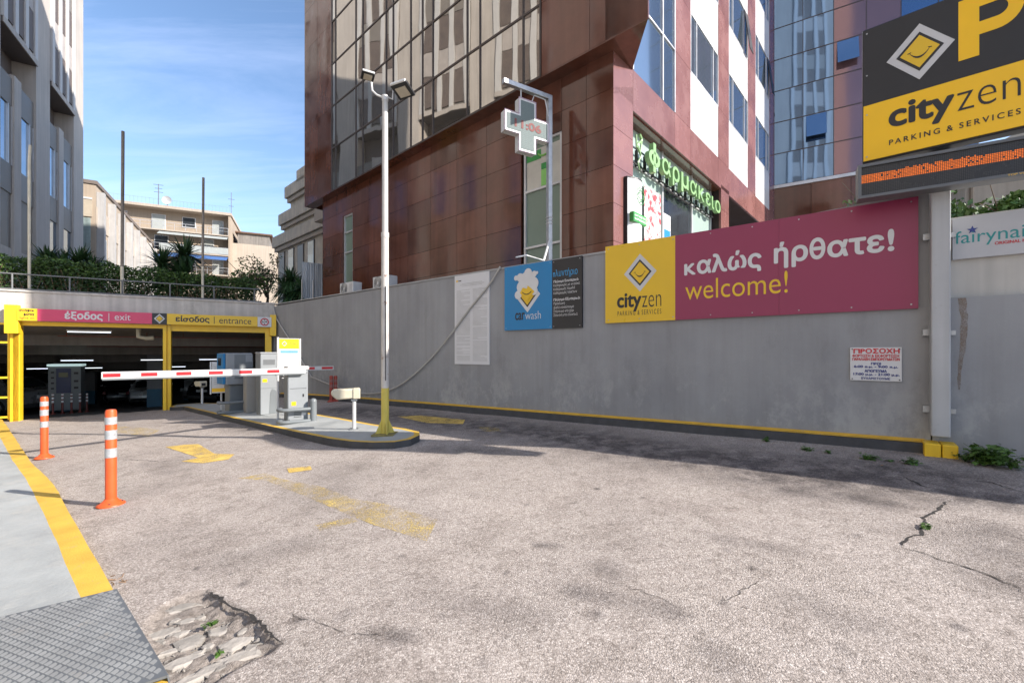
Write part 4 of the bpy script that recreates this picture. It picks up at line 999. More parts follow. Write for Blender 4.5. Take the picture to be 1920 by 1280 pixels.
# open awning windows on the side
for v, j in ((8.72, 3), (8.72, 5), (11.9, 3)):
    z0, z1 = rows[j] + .05, rows[j] + RH - .05
    b = MB(); b.add([(0, v, z1), (0, v + .42, z1), (.17, v + .42, z0), (.17, v, z0), (.02, v, z1), (.02, v + .42, z1), (.19, v + .42, z0), (.19, v, z0)], [(0, 1, 2, 3), (4, 5, 6, 7), (0, 4, 7, 3), (1, 5, 6, 2), (2, 6, 7, 3)])
    b.obj('open_window', BLKP, ob)
# pharmacy shop front, recessed
sx = -.30; shz = SZ - .82
MB().box(sx - .05, sx - .02, .78, 6.29, TZ, shz).obj('shop_backing', PALEG, ob)
MB().box(-.45, -.06, .78, 6.29, shz - .03, shz + .0).obj('shop_soffit', GRAN, ob)
b = MB()
mulv = [.82, FR.u(1240, .3), FR.u(1295, .3), FR.u(1336, .3), 6.25]
ztr = FR.z(1240, 345, .3)
for v in mulv: b.box(sx - .02, sx + .04, v - .03, v + .03, TZ, shz)
for z in (ztr,): b.box(sx - .02, sx + .035, .8, 6.27, z - .035, z + .035)
b.obj('shop_front_frame', ALU, ob)
for i, (a, c_) in enumerate(zip(mulv[:-1], mulv[1:])):
    MB().box(sx - .015, sx - .005, a + .03, c_ - .03, ztr + .035, shz).obj('pane', PALEG, ob)
    MB().box(sx - .015, sx - .005, a + .03, c_ - .03, TZ, ztr - .035).obj('pane', DARKW if i == 1 else PALEG, ob)
def sideobj(name, label, cat, v, z): return thing(name, label, cat, FR, (v, .2, z))
po = sideobj('window_poster', 'red rose poster in the pharmacy shop window', 'poster', 2.0, TZ)
v0p, v1p = FR.u(1207, .27), FR.u(1238, .27)
MB().box(v0p, v1p, .255, .27, TZ, FR.z(1222, 356, .27)).obj('print', POSTR, po)
po = sideobj('window_notice', 'white and blue notice in the pharmacy door glass', 'notice', 3.0, TZ)
MB().box(FR.u(1243, .27), FR.u(1256, .27), .255, .27, TZ, FR.z(1250, 403, .27)).obj('print', WHT, po); MB().box(FR.u(1244, .27), FR.u(1255, .27), .25, .254, TZ, FR.z(1250, 432, .27)).obj('blue_print', BLUE, po)
# channel letters
ph = thing('pharmacy_lettering', 'green Greek pharmacy letters standing off the shop front', 'sign', FR, (3.5, -.05, FR.z(1260, 330, 0)))
yl = .02
v0, v1 = FR.u(1211, yl), FR.u(1349, yl); zlo = FR.z(1264, 345, yl); zhi = FR.z(1218, 266, yl)
zlo = min(zlo, zhi - .62)
word = 'φαρμακείο'.replace('ί', 'ι'); widths = [1.15, 1, .9, 1, 1, .95, .85, .5, 1]; tot = sum(widths); x = v0; wu = (v1 - v0) / tot
xh = (zhi - zlo) * .56
for ch, wd in zip(word, widths):
    zl, zh = zlo + (zhi - zlo) * .22, zlo + (zhi - zlo) * .22 + xh
    if ch == 'φ': zl, zh = zlo + .0, zhi
    if ch in 'ρμ': zl = zlo + .02
    o = text(ph, ch, x + wu * .08, x + wu * (wd - .12), zl, zh, yl, GRNT, bold=.02, extrude=.05, name='letter'); x += wu * wd
b = MB(); b.box(v0 - .5, v1, .19, .21, zlo + .10, zlo + .13); b.box(v0 - .5, v1, .19, .21, zlo + .42, zlo + .45)
for i in range(14): vv = v0 - .4 + (v1 - v0 + .3) * i / 13; b.box(vv, vv + .02, .2, .27, zlo + .1, zlo + .45)
b.obj('mounting_rail', BLKP, ph)
b = MB(); vs0 = FR.u(1197, yl); zc = (FR.z(1197, 285, yl)); b.tube([(vs0 + .10 * math.sin(t * 2.2) * (1 - t / 9), yl - .02, zc + .35 - t * .12) for t in np.linspace(0, 6, 30)], [.035 - .0008 * i for i in range(30)], 7)
b.tube([(vs0 - .12, yl - .01, zc + .3), (vs0 - .1, yl - .01, zc + .05), (vs0 + .05, yl - .01, zc), (vs0 + .14, yl - .01, zc + .3)], .022, 6); b.obj('serpent_emblem', GRNT, ph, smooth=True)
# curved light box on the corner pier
vb = FR.u(1176, -.06); ve = FR.u(1207, -.1); zt_l = FR.z(1190, 325, -.25)
lb_ = thing('light_box_sign', 'upright white light box with green cross beside the pharmacy window', 'sign', FR, ((vb + ve) / 2, -.2, TZ))
def arcp(k): return [(vb + (ve - vb) * t, -.05 - k * math.sin(math.pi * t)) for t in np.linspace(0, 1, 9)] + [(ve, .0), (vb, .0)]
MB().prism(arcp(.12), TZ, zt_l, 'z').obj('box', WHT, lb_, smooth=True)
MB().prism([(p[0], p[1] * 1.04) for p in arcp(.12)], zt_l, zt_l + .03, 'z').obj('cap', BLKP, lb_)
MB().box(vb - .02, vb - .001, -.07, .02, TZ, zt_l + .02).obj('side_trim', BLKP, lb_)
cl = (vb + ve) / 2; zc = FR.z(1194, 357, -.27); b = MB()
b.tube([(cl + .16 * math.cos(a), -.185, zc + .16 * math.sin(a)) for a in np.linspace(0, 6.283, 24)], .006, 5)
for seg in (((-.04, .11), (.04, .11)), ((.04, .11), (.04, .04)), ((.04, .04), (.11, .04)), ((.11, .04), (.11, -.04)), ((.11, -.04), (.04, -.04)), ((.04, -.04), (.04, -.11)), ((.04, -.11), (-.04, -.11)), ((-.04, -.11), (-.04, -.04)), ((-.04, -.04), (-.11, -.04)), ((-.11, -.04), (-.11, .04)), ((-.11, .04), (-.04, .04)), ((-.04, .04), (-.04, .11))):
    b.tube([(cl + seg[0][0], -.187, zc + seg[0][1]), (cl + seg[1][0], -.187, zc + seg[1][1])], .007, 5)
b.obj('cross_outline', GRND, lb_)
zgn = FR.z(1194, 400, -.27); MB().box(vb + .03, ve - .04, -.178, -.1, zgn - .1, zgn + .08).obj('green_band', GRND, lb_)
text(lb_, 'ΔΙΑΓΝΩΣΤΙΚΟ', vb + .06, ve - .06, zgn, zgn + .045, -.182, WHT, bold=.05)
text(lb_, 'ΦΑΡΜΑΚΕΙΟ', vb + .06, ve - .06, zgn - .07, zgn - .02, -.182, WHT, bold=.05)

GLASSW = glassmat('deep_blue_glass', (.14, .22, .345), .9, .03, .16, .7)
ROSEREFL = glassmat('rose_reflection_glass', (.25, .155, .165), .6, .07, .1, .7)  # pink reflection painted into the colour of some wing panes
# glass wing on the right
FV = Fr(*(FL.w(0, 13.15)[:2]), .851, -.525)
wg = thing('glass_wing', 'blue mirror glass wing joining the granite block at the right', 'building', FV, (2.5, 0, TZ))
WE = 5.9; wb = 8.3
MB().box(.02, WE - .05, .06, 3.0, wb, TOPZ - 3).obj('core', DGRAN, wg)
nc = 6
for i in range(nc):
    x0, x1 = WE * i / nc, WE * (i + 1) / nc
    for j in range(16):
        z0 = wb + .0 + j * 1.28
        if j == 0: pass
        piece('glass_pane', wg, x0 + .012, x1 - .012, .0, .03, z0 + .012, z0 + 1.268, ROSEREFL if i in (2, 3) and j < 7 else GLASSW, .0022)
b = MB()
for i in range(nc + 1): b.box(WE * i / nc - .012, WE * i / nc + .012, -.01, .05, wb, wb + 20.5)
for j in range(17): b.box(0, WE, -.008, .05, wb + j * 1.28 - .018, wb + j * 1.28 + .018)
b.obj('mullions', MULL, wg)
MB().box(0, WE, -.01, 3, wb + 20.5, TOPZ - 2.8).obj('parapet', GRAN, wg)
MB().box(0, WE - .0, -.02, 3, wb - .12, wb).obj('sill_band', ALU, wg)
for i in range(3):
    for j in range(4): piece('granite_panel', wg, i * 1.25 + .01, (i + 1) * 1.25 - .005, .05, .12, TZ + j * 1.31, TZ + (j + 1) * 1.31 - .008, GRAN)
MB().box(0.02, 3.72, .12, 2.9, TZ, wb - .13).obj('base', DGRAN, wg)
for i, j in ((2, 3), (1, 1)):
    z1 = wb + (j + 1) * 1.28 - .05; x0 = WE * i / nc
    b = MB(); b.add([(x0 + .1, -.02, z1), (x0 + .75, -.02, z1), (x0 + .75, -.25, z1 - .9), (x0 + .1, -.25, z1 - .9), (x0 + .1, -.05, z1), (x0 + .75, -.05, z1), (x0 + .75, -.28, z1 - .9), (x0 + .1, -.28, z1 - .9)], [(0, 1, 2, 3), (4, 5, 6, 7), (2, 6, 7, 3), (0, 3, 7, 4), (1, 2, 6, 5)]); b.obj('open_window', GLASSB, wg)

# air conditioners on the wall ledge
for i, (px, py, lab) in enumerate(((655, 545, 'small white air conditioner on the wall ledge under the narrow window'), (719, 533, 'white air conditioner on the wall ledge behind the lamp post'))):
    u = FW.u(px, .3); z = FW.z(px, py + 8, .3)
    ac = thing('air_conditioner', lab, 'air conditioner', FW, (u, .35, WT + .04), group='air conditioners on the wall ledge')
    MB().box(u - .36, u + .36, .2, .5, WT + .05, WT + .40).obj('casing', WMET, ac, bevel=.015)
    b = MB()
    for k in range(4): b.tube([(u - .12 + (.06 + .035 * k) * math.cos(a), .195, WT + .225 + (.06 + .035 * k) * math.sin(a)) for a in np.linspace(0, 6.283, 16)], .005, 4)
    b.obj('fan_grille', BLKP, ac); MB().box(u + .18, u + .3, .192, .199, WT + .1, WT + .34).obj('vent', TXTG, ac)

# pharmacy cross on its bracket
bq = FW.w(FW.u(1030, .35), .35); FC = Fr(bq.x, bq.y, .858, .513)
zp = EYE + (660 - 184) / FOC * bq.y
cr = thing('pharmacy_cross_bracket', 'pale steel bracket pole rising from the wall top with a long arm', 'bracket', FC, (0, 0, WT))
MB().box(-.045, .045, -.045, .045, WT, zp + .045).obj('pole', GALV, cr, bevel=.006)
al = 1.05
MB().box(-al, -.046, -.045, .045, zp - .045, zp + .045).obj('arm', GALV, cr, bevel=.006)
b = MB(); b.tube([(.0, -.02, WT + .55), (-.28, -.2, WT + .05)], .022, 8); b.obj('strut', WMET, cr)
b = MB(); b.tube([(-.28, -.2, WT + .06), (-.7, -.25, WT + .1), (-.9, -.2, WT + .05)], .015, 8); b.obj('loose_rod', GALV, cr)
b = MB()
for k in range(3): b.tube([(.055 * math.cos(a) * 1.2, .055 * math.sin(a) * 1.2, WT + .85 + k * .06) for a in np.linspace(0, 6.283, 12)], .006, 5)
b.obj('wire_wrap', WMET, cr)
xc = -.56; zc = zp - .74; A = .185; Bq = .545
cs = thing('pharmacy_cross', 'green cross shaped LED pharmacy sign hanging from the bracket arm', 'sign', FC, (xc, 0, zc))
def crossp(a, b_): return [(xc - a, zc - b_), (xc + a, zc - b_), (xc + a, zc - a), (xc + b_, zc - a), (xc + b_, zc + a), (xc + a, zc + a), (xc + a, zc + b_), (xc - a, zc + b_), (xc - a, zc + a), (xc - b_, zc + a), (xc - b_, zc - a), (xc - a, zc - a)]
MB().prism(crossp(A, Bq * .9), -.075, .075).obj('casing', WMET, cs); MB().prism(crossp(A - .035, Bq * .9 - .035), -.079, -.0755).obj('led_face', LEDP, cs)
b = MB(); pp = crossp(A + .004, Bq * .9 + .004); b.tube([(p[0], -.078, p[1]) for p in pp + [pp[0]]], .010, 5); b.obj('rim', PURP, cs)
b = MB()
for i in range(-16, 17):
    for j in range(-16, 17):
        x, z = i * .034, j * .034
        if (abs(x) < A - .05 and abs(z) < Bq * .9 - .05) or (abs(z) < A - .05 and abs(x) < Bq * .9 - .05):
            b.add([(xc + x - .006, -.0805, zc + z - .006), (xc + x + .006, -.0805, zc + z - .006), (xc + x + .006, -.0805, zc + z + .006), (xc + x - .006, -.0805, zc + z + .006)], [(0, 1, 2, 3)])
o = b.obj('diodes', M('diode_white', (.14, .21, .2), .6), cs); o['kind'] = 'stuff'
text(cs, '11:06', xc - .29, xc + .31, zc - .08, zc + .08, -.083, LEDR, bold=.06)
b = MB(); b.tube([(xc - .1, 0, zc + Bq * .9), (xc - .1, 0, zp - .045)], .012, 6); b.tube([(xc + .12, 0, zc + Bq * .9 - .02), (xc + .2, 0, zp - .06), (xc + .42, -.05, zp - .1), (xc + .5, -.05, zp - .4)], .010, 6); b.obj('hanger', WMET, cs)

# ================================================================== LEFT TOWER
lt_ = thing('concrete_tower', 'tall grey concrete office tower with white fins at the left edge', 'building', FB, (-10, 3, TZ))
BAY = 5.72; NB = 9; LT = 40
MB().box(-NB * BAY, -.05, 1.0, 14, TZ, LT).obj('core', LBW, lt_)
for k in range(NB + 1):
    x1 = -k * BAY; MB().box(x1 - 1.85, x1, -.02, 1.0, TZ, LT).obj('pier', LBW, lt_)
MB().box(-.02, .03, .2, 14, TZ, LT).obj('end_wall', LBW, lt_)
for k in range(NB):
    b0 = -k * BAY - BAY + .0; x0, x1 = -k * BAY - BAY + .02, -k * BAY - 1.87
    m0 = x0 + (x1 - x0) * .37; m1 = m0 + .75
    MB().box(m0, m1, -.0, .45, TZ, 15.2).obj('narrow_pier', LBW, lt_)
    for a, c_ in ((x0, m0), (m1, x1)):
        MB().box(a, c_, .08, .42, 13.6, 15.0).obj('grey_panel', LBG, lt_)
        MB().box(a, c_, .08, .42, 9.3, 10.7).obj('grey_panel', LBG, lt_)
        f_ = MB().box(a, a + .07, .06, .45, 10.7, 13.6).box(c_ - .07, c_, .06, .45, 10.7, 13.6).box(a + (c_ - a) * .68, a + (c_ - a) * .68 + .07, .06, .45, 10.7, 13.6).obj('window', ALU, lt_); f_['off'] = tuple(lt_['off'])
        MB().box(a + .07, a + (c_ - a) * .68, .13, .43, 10.7, 13.6).obj('pane', GLASSB, f_); MB().box(a + (c_ - a) * .68 + .07, c_ - .07, .10, .43, 10.7, 13.6).obj('pane', LBG, f_)
        MB().box(a, c_, .13, .43, 6.6, 9.3).obj('lower_window', GLASSB if k % 2 == 0 else LBG, lt_); MB().box(a, c_, .08, .43, TZ, 6.6).obj('base_wall', LBW, lt_)
    MB().box(x0, x1, .9, 1.0, 15.0, 17.2).obj('recess', LBL, lt_)
    # projecting box with fins
    MB().box(x0 + .02, x1 - .02, -.08, .95, 17.0, 17.25).obj('soffit_slab', M('dark_soffit', (.12, .10, .09), .8), lt_)
    MB().box(x0 + .02, x1 - .02, -.12, -.081, 17.0, 17.3).obj('edge_band', LBW, lt_)
    MB().box(x0 + .04, x1 - .04, -.0, .95, 17.25, LT - .6).obj('box_back', LBG, lt_)
    for q in range(4):
        fx = x0 + .05 + (x1 - x0 - .45) * q / 3; MB().box(fx, fx + .36, -.12, -.0, 17.3, LT).obj('fin', LBWH, lt_)
    for q in range(3):
        fa = x0 + .05 + (x1 - x0 - .45) * q / 3 + .36; fb_ = x0 + .05 + (x1 - x0 - .45) * (q + 1) / 3
        for lv in range(6):
            z0 = 17.5 + lv * 3.7; piece('louvre_panel', lt_, fa + .05, fb_ - .05, -.06, -.005, z0, z0 + 2.1, LBL); piece('light_panel', lt_, fa + .05, fb_ - .05, -.06, -.005, z0 + 2.15, z0 + 3.65, LBG if lv % 2 else M('tower_light_panel', (.40, .36, .33), .6))

# low finned wing behind
Fw2 = Fr(-34.7, 36.0, -.513, .858)
fw = thing('finned_wing', 'low beige building with white vertical fins behind the yuccas', 'building', Fw2, (12, 3, TZ))
MB().box(0, 23.6, 0, 14, TZ, 15.45).obj('wall', BEIG, fw)
MB().box(-.1, 23.8, -.12, 14, 15.45, 15.75).obj('roof_edge', M('roof_edge_dark', (.16, .13, .11), .7), fw)
for k in range(8):
    x = .2 + k * 3.25; MB().box(x, x + .45, -.5, -.01, TZ, 14.9).obj('fin', M('wing_fin_white', (.36, .35, .34), .7, 0, .08, streak=.1), fw)
    if k < 7:
        w_ = MB().box(x + 1.0, x + 2.7, -.06, -.01, 6.2, 11.4).obj('window', SHAD if k % 3 == 0 else MULL, fw); w_['off'] = tuple(fw['off'])
        MB().box(x + 1.1, x + 2.6, -.08, -.065, 6.3, 11.3).obj('pane', DARKW if k % 3 == 1 else GLASSB, w_)
MB().box(0, 23.6, -.08, -.01, 11.9, 13.6).obj('grey_band', BEIG2, fw)
MB().box(-.06, -.01, .3, 13, 6, 12.6).obj('end_window', M('curtained_window', (.22, .27, .26), .3, 0, .2, 2, streak=.25), fw)
MB().box(-.10, -.01, .2, 13, 12.7, 14.1).obj('end_panel', M('tan_panel', (.40, .34, .26), .7), fw)
MB().box(-.14, -.01, .2, 13, 14.13, 14.28).obj('end_trim', LBWH, fw)

# ================================================================== APARTMENT BLOCKS (background)
Fa = Fr(-39.1 - .903 * 12.9, 60 - .43 * 12.9, .903, .43)
ap = thing('apartment_block', 'beige apartment block with long balconies and a satellite dish on the roof', 'building', Fa, (6, 2, TZ))
top = 20.4; Lw = 12.9
MB().box(-3, Lw, 1.3, 12, TZ, top).obj('wall', BEIG, ap)
MB().box(-3, Lw + .15, -.15, 12, top, top + .35).obj('roof_slab', BEIG2, ap)
MB().box(Lw - .25, Lw, .02, 1.29, TZ, top).obj('side_fin', BEIG, ap)
MB().box(Lw + .01, Lw + 5.5, 1.5, 10, TZ, 17.0).obj('side_wall', BEIG2, ap); MB().box(Lw + .6, Lw + 4.6, 2, 9, 17.0, 18.6).obj('roof_hut', M('grey_shed', (.20, .18, .16), .8, streak=.2), ap)
MB().box(Lw + .3, Lw + 5.0, 1.7, 9.5, 18.6, 18.8).obj('hut_roof', M('rusty_roof', (.14, .08, .05), .8), ap)
MB().box(Lw + 5.52, Lw + 9.3, 2, 10, TZ, 14.0).obj('low_wall', BEIG2, ap); MB().prism([(Lw + 5.3, 15.9), (Lw + 9.6, 14.8), (Lw + 9.6, 14.6), (Lw + 5.3, 15.7)], 1.6, 9).obj('awning', M('striped_awning', (.36, .30, .22), .8), ap)
for fl in range(6):
    zf = top - 2.75 * (fl + 1)
    MB().box(-3, Lw - .26, .0, 1.29, zf - .15, zf).obj('balcony_slab', BEIG2, ap)
    b = MB(); b.box(-3, Lw - .27, .02, .06, zf + .92, zf + .97); b.box(-3, Lw - .27, .02, .06, zf + .5, zf + .53)
    for k in range(14): x = -3 + k * (Lw + 2.7) / 13; b.box(x, x + .04, .02, .06, zf, zf + .95)
    b.obj('balcony_rail', ALU, ap)
    if fl in (1,): MB().box(5.0, Lw - .3, -.01, .015, zf + .05, zf + .9).obj('balcony_screen', SHAD, ap)
    for k, xw in enumerate((.4, 3.9, 7.2, 10.6) if fl % 2 == 0 else (.6, 4.2, 9.3)):
        wd = (1.0, 1.5, 1.5, 1.3)[k]
        w_ = MB().box(xw, xw + wd, 1.22, 1.29, zf + (.05 if k != 2 else .8), zf + 2.2).obj('window', WHT, ap); w_['off'] = tuple(ap['off'])
        MB().box(xw + .08, xw + wd - .08, 1.19, 1.215, zf + (.12 if k != 2 else .9), zf + 2.12).obj('shutter' if (k + fl) % 2 else 'pane', SHAD if (k + fl) % 2 else DARKW, w_)
zf = top - 2.75 * 3
b = MB(); b.prism([(.0, zf + 2.45), (-1.2, zf + 1.85), (-1.2, zf + 1.8), (.0, zf + 2.4)], 5.2, Lw - .3, 'x'); b.obj('awning', AWN, ap)
b = MB(); b.prism([(.0, zf + 5.2), (-.9, zf + 4.75), (-.9, zf + 4.7), (.0, zf + 5.15)], 5.0, Lw - .3, 'x'); b.obj('awning', SHAD, ap)
MB().box(.1, 1.3, .5, 1.0, top - 4.2, top - 3.5).obj('air_conditioner_box', WMET, ap)
MB().box(7.3, 10, 3, 5, top + .35, top + 1.2).obj('rooftop_box', BEIG2, ap)
b = MB(); b.tube([(4.2, 3, top + .3), (4.2, 3, top + 4.0)], .05, 6)
for zq, hw in ((3.9, .55), (3.4, .4), (2.9, .5)): b.tube([(4.2 - hw, 3, top + zq), (4.2 + hw, 3, top + zq)], .03, 5)
b.obj('antenna', M('antenna_grey', (.10, .10, .11), .6), ap); b = MB(); b.tube([(12.6, 3, top + .3), (12.6, 3, top + 4.2)], .04, 6); b.tube([(12.2, 3, top + 3.2), (13.0, 3, top + 3.2)], .03, 5); b.tube([(12.3, 3, top + 2.2), (12.9, 3, top + 2.2)], .03, 5)
b.obj('antenna', M('antenna_grey', (.10, .10, .11), .6), ap)
b = MB(); cdc = Vector((5.4, 2, top + 1.6)); rings = []
for i in range(5):
    r_ = .55 * i / 4
    rings.append([(cdc.x + r_ * math.cos(a), cdc.y - .15 + .15 * (i / 4) ** 2 * -1, cdc.z + r_ * math.sin(a)) for a in np.linspace(0, 6.283, 16, endpoint=False)])
vs = [v for r_ in rings for v in r_]; b.add(vs, [(i * 16 + k, i * 16 + (k + 1) % 16, (i + 1) * 16 + (k + 1) % 16, (i + 1) * 16 + k) for i in range(4) for k in range(16)]); b.tube([(5.4, 2, top + .3), (5.4, 2, top + 1.6)], .06, 6); b.obj('satellite_dish', M('dish_white', (.45, .45, .45), .5), ap)
b = MB()
for k in range(40): x = -2.8 + k * .4; b.box(x, x + .015, .0, .015, top + .35, top + 1.15)
b.box(-2.8, Lw, 0, .015, top + 1.13, top + 1.15); b.obj('roof_railing', GALV, ap)

# terraced stone building beside the office block
Ft = Fr(-13.5, 31.0, .738, -.674)
tb = thing('terraced_building', 'stepped beige stone building seen left of the granite block', 'building', Ft, (0, 3, TZ))
tz_ = [Ft.z(519, 447), Ft.z(532, 404), Ft.z(543.5, 353), Ft.z(566, 322)]
lev = [(Ft.u(521), TZ, tz_[0]), (Ft.u(533), tz_[0], tz_[1]), (Ft.u(545), tz_[1], tz_[2]), (Ft.u(568), tz_[2], tz_[3])]
for i, (xl, z0, z1) in enumerate(lev):
    MB().box(xl, 5, .0, 9, z0, z1 - .01).obj('storey', STUC, tb)
    MB().box(xl - .35, 5, -.35, 9, z1 - .9, z1 - .012).obj('stone_parapet', STUC, tb)
    MB().box(xl - .2, 5, -.2, 9, z1 - 1.25, z1 - .95).obj('stone_ledge', BEIG2, tb)
    for k in range(4):
        x = xl + .5 + k * 1.9
        if x + 1.1 < 5 and z1 - z0 > 2:
            w_ = MB().box(x, x + 1.15, -.06, -.005, z0 + .3, z1 - 1.4).obj('window', MULL, tb); w_['off'] = tuple(tb['off'])
            MB().box(x + .07, x + 1.08, -.075, -.062, z0 + .36, z1 - 1.46).obj('pane', GLASSB if (k + i) % 2 else SHAD, w_)
MB().box(1.2, 5, -1.2, -.36, 10.3, 11.3).obj('balcony', BEIG2, tb)

# distant building and roof at the right
Fd = Fr(17.6, 19.5, .9, -.44)
rb = thing('distant_house', 'cream house with a pitched roof behind the nail salon banner', 'building', Fd, (3, 2, TZ))
MB().box(2.1, 12, 0, 8, TZ, 9.4).obj('wall', BEIG2, rb); MB().prism([(1.1, 9.2), (12.4, 9.2), (7, 12.2)], -.4, 8.4).obj('roof', M('pale_roof', (.42, .38, .32), .8), rb)
MB().box(.9, 2.09, .3, 7, TZ, 6.6).obj('annex', M('annex_grey', (.14, .14, .15), .7), rb); MB().prism([(-.4, 5.4), (2.05, 7.6), (2.05, 7.9), (-.4, 5.7)], -.2, 7).obj('annex_roof', M('slate', (.07, .07, .08), .7), rb)
MB().tube([(2.3, -.06, TZ), (2.3, -.06, 9.3)], .06, 6).obj('downpipe', BEIG, rb)
w_ = MB().box(4.5, 5.9, -.05, -.005, 5.6, 7.4).obj('window', ALU, rb)

# ================================================================== TREES, HEDGE, YUCCAS
def clump(root, cen, rad, n, size, mats, seed, squash=1.0, hollow=.35, name='foliage'):
    rs = np.random.RandomState(seed); b = MB(); subs = [(Vector(rs.normal(0, .5, 3)) * .9, rs.uniform(.28, .5)) for _ in range(14)]
    for i in range(n):
        sc, sr = subs[rs.randint(len(subs))]; d = Vector(rs.normal(0, 1, 3)).normalized() * (sr * rs.uniform(.5, 1))
        p = sc * .75 + d; p = Vector(cen) + Vector((p.x * rad[0], p.y * rad[1], p.z * rad[2]))
        s = size * rs.uniform(.6, 1.4); a = Vector(rs.normal(0, 1, 3)).normalized(); c_ = a.cross(Vector(rs.normal(0, 1, 3))).normalized()
        b.cur = 0 if (len(mats) == 1 or rs.rand() < .7) else 1
        b.add([p, p + a * s * .5 + c_ * s * .3, p + a * s, p + a * s * .5 - c_ * s * .3], [(0, 1, 2, 3)])
    return b.obj(name, mats, root)
def tree(label, base, h, cen, rad, n, size, mats, seed, cat='tree', name='tree'):
    t = thing(name, label, cat, W0, base); rs = random.Random(seed); b = MB(); bz = Vector(base); c_ = Vector(cen)
    b.tube([bz, bz.lerp(c_, .5) + Vector((.05, .05, 0)), c_], [.09 * h / 3, .06 * h / 3, .03 * h / 3], 8)
    for k in range(9):
        d = Vector((rs.uniform(-1, 1) * rad[0], rs.uniform(-1, 1) * rad[1], rs.uniform(-.3, 1) * rad[2])) * .85; st_ = bz.lerp(c_, rs.uniform(.35, .9))
        b.tube([st_, st_.lerp(c_ + d, .5) + Vector((0, 0, .1)), c_ + d], [.035 * h / 3, .02 * h / 3, .008 * h / 3], 5)
    b.obj('trunk', BARK, t, smooth=True); clump(t, cen, rad, n, size, mats, seed, name='crown'); return t
# hedge along the parapet
hd = thing('hedge', 'clipped green hedge with bare lower stems behind the parapet railing', 'hedge', FG, (-6, 1.2, TZ))
rs = np.random.RandomState(4); b = MB(); tw = MB()
HZT = 4.36
for i in range(52000):
    u = rs.uniform(-13.5, -.6); y = 1.25 + rs.normal(0, .28); tt = rs.rand() ** .75
    lo = TZ + .12 + .2 * math.sin(u * 2.3) * .5; hi = HZT - .22 * max(0, (u + 5) / 5) + .05 * math.sin(u * 5) + .03 * math.sin(u * 13) + (-.35 if -7.9 < u < -7.3 else 0)
    z = lo + (hi - lo) * tt
    if -7.95 < u < -7.3 and rs.rand() < .7: continue
    if tt > .75: y = 1.25 + rs.uniform(-.4, .4)
    p = Vector((u, y, z)); s = rs.uniform(.05, .11); a = Vector(rs.normal(0, 1, 3)).normalized(); a.z = abs(a.z) * .6; c_ = a.cross(Vector(rs.normal(0, 1, 3))).normalized()
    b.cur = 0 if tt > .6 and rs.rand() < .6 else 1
    b.add([p, p + a * s * .5 + c_ * s * .3, p + a * s, p + a * s * .5 - c_ * s * .3], [(0, 1, 2, 3)])
for i in range(420):
    u = rs.uniform(-13.5, -.6) if i > 90 else rs.normal(-7.6, .35); y = 1.1 + rs.normal(0, .15); p = Vector((u, y, TZ)); q = p + Vector((rs.normal(0, .25), rs.normal(0, .1), rs.uniform(.5, 1.15)))
    tw.tube([p, p.lerp(q, .5) + Vector((rs.normal(0, .06), 0, 0)), q], [.014, .009, .004], 4, False)
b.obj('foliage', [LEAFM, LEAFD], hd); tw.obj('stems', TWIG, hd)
b = MB(); b.box(-13.5, -.6, .9, 1.6, TZ, TZ + .12); b.obj('soil_bed', EARTH, hd)

def yucca(label, base, heads, nb, ln, seed, droop=1.0):
    t = thing('yucca', label, 'plant', W0, base, group='spiky yucca plants above the garage'); rs = np.random.RandomState(seed); tr = MB(); bz = Vector(base)
    for (hx, hy, hz) in heads:
        c_ = bz + Vector((hx, hy, hz)); tr.tube([bz, bz.lerp(c_, .5) + Vector((.06, 0, 0)), c_], [.11, .08, .07], 8); b = MB()
        for i in range(nb):
            a = rs.uniform(0, 6.283); el = rs.uniform(-.75, 1.45); L = ln * rs.uniform(.75, 1.15) * (1 - .15 * (el > 1.1))
            d = Vector((math.cos(a) * math.cos(el), math.sin(a) * math.cos(el), math.sin(el))); sd_ = d.cross(Vector((0, 0, 1))).normalized()
            st_ = c_ + Vector(rs.normal(0, .05, 3)); pts = []
            for k in range(5):
                f = k / 4; p = st_ + d * L * f + Vector((0, 0, -.22 * L * f * f * droop * math.cos(el))); w_ = (.012, .026, .022, .013, .001)[k] * ln / .6; pts += [p + sd_ * w_, p - sd_ * w_]
            b.add(pts, [(2 * k, 2 * k + 2, 2 * k + 3, 2 * k + 1) for k in range(4)])
        b.obj('leaf_rosette', YUCC, t)
    tr.obj('trunk', BARK, t, smooth=True)
def fgw(px, yo, z=TZ): u = FG.u(px, yo); p = FG.w(u, yo, z); return (p.x, p.y, p.z)
yucca('leftmost yucca clump rising above the hedge by the concrete tower', fgw(90, 2.2), [(0, 0, 1.45), (-.35, .2, 1.2), (.45, .1, 1.35)], 150, .72, 1)
yucca('second yucca clump beside the leftmost one above the hedge', fgw(150, 2.0), [(0, 0, 1.5), (.2, .2, 1.25)], 150, .75, 2)
yucca('tall two headed yucca in the middle above the hedge', fgw(322, 2.6), [(-.35, 0, 1.75), (.45, .1, 2.15), (.1, .3, 1.5), (-.4, .2, 1.2), (.5, -.1, 1.35)], 150, .92, 3)
yucca('drooping yucca beside the corrugated fence at the hedge end', fgw(545, 1.5), [(0, 0, 1.35), (-.25, .1, 1.05), (.35, .1, 1.0), (.1, -.2, .7)], 150, .75, 4, 1.6)
tree('thin shrub with russet leaves standing behind the hedge', fgw(455, 2.4), 2.2, Vector(fgw(462, 2.4)) + Vector((0, 0, 1.45)), (1.1, .6, .75), 1700, .10, [LEAFM, LEAFR], 5)
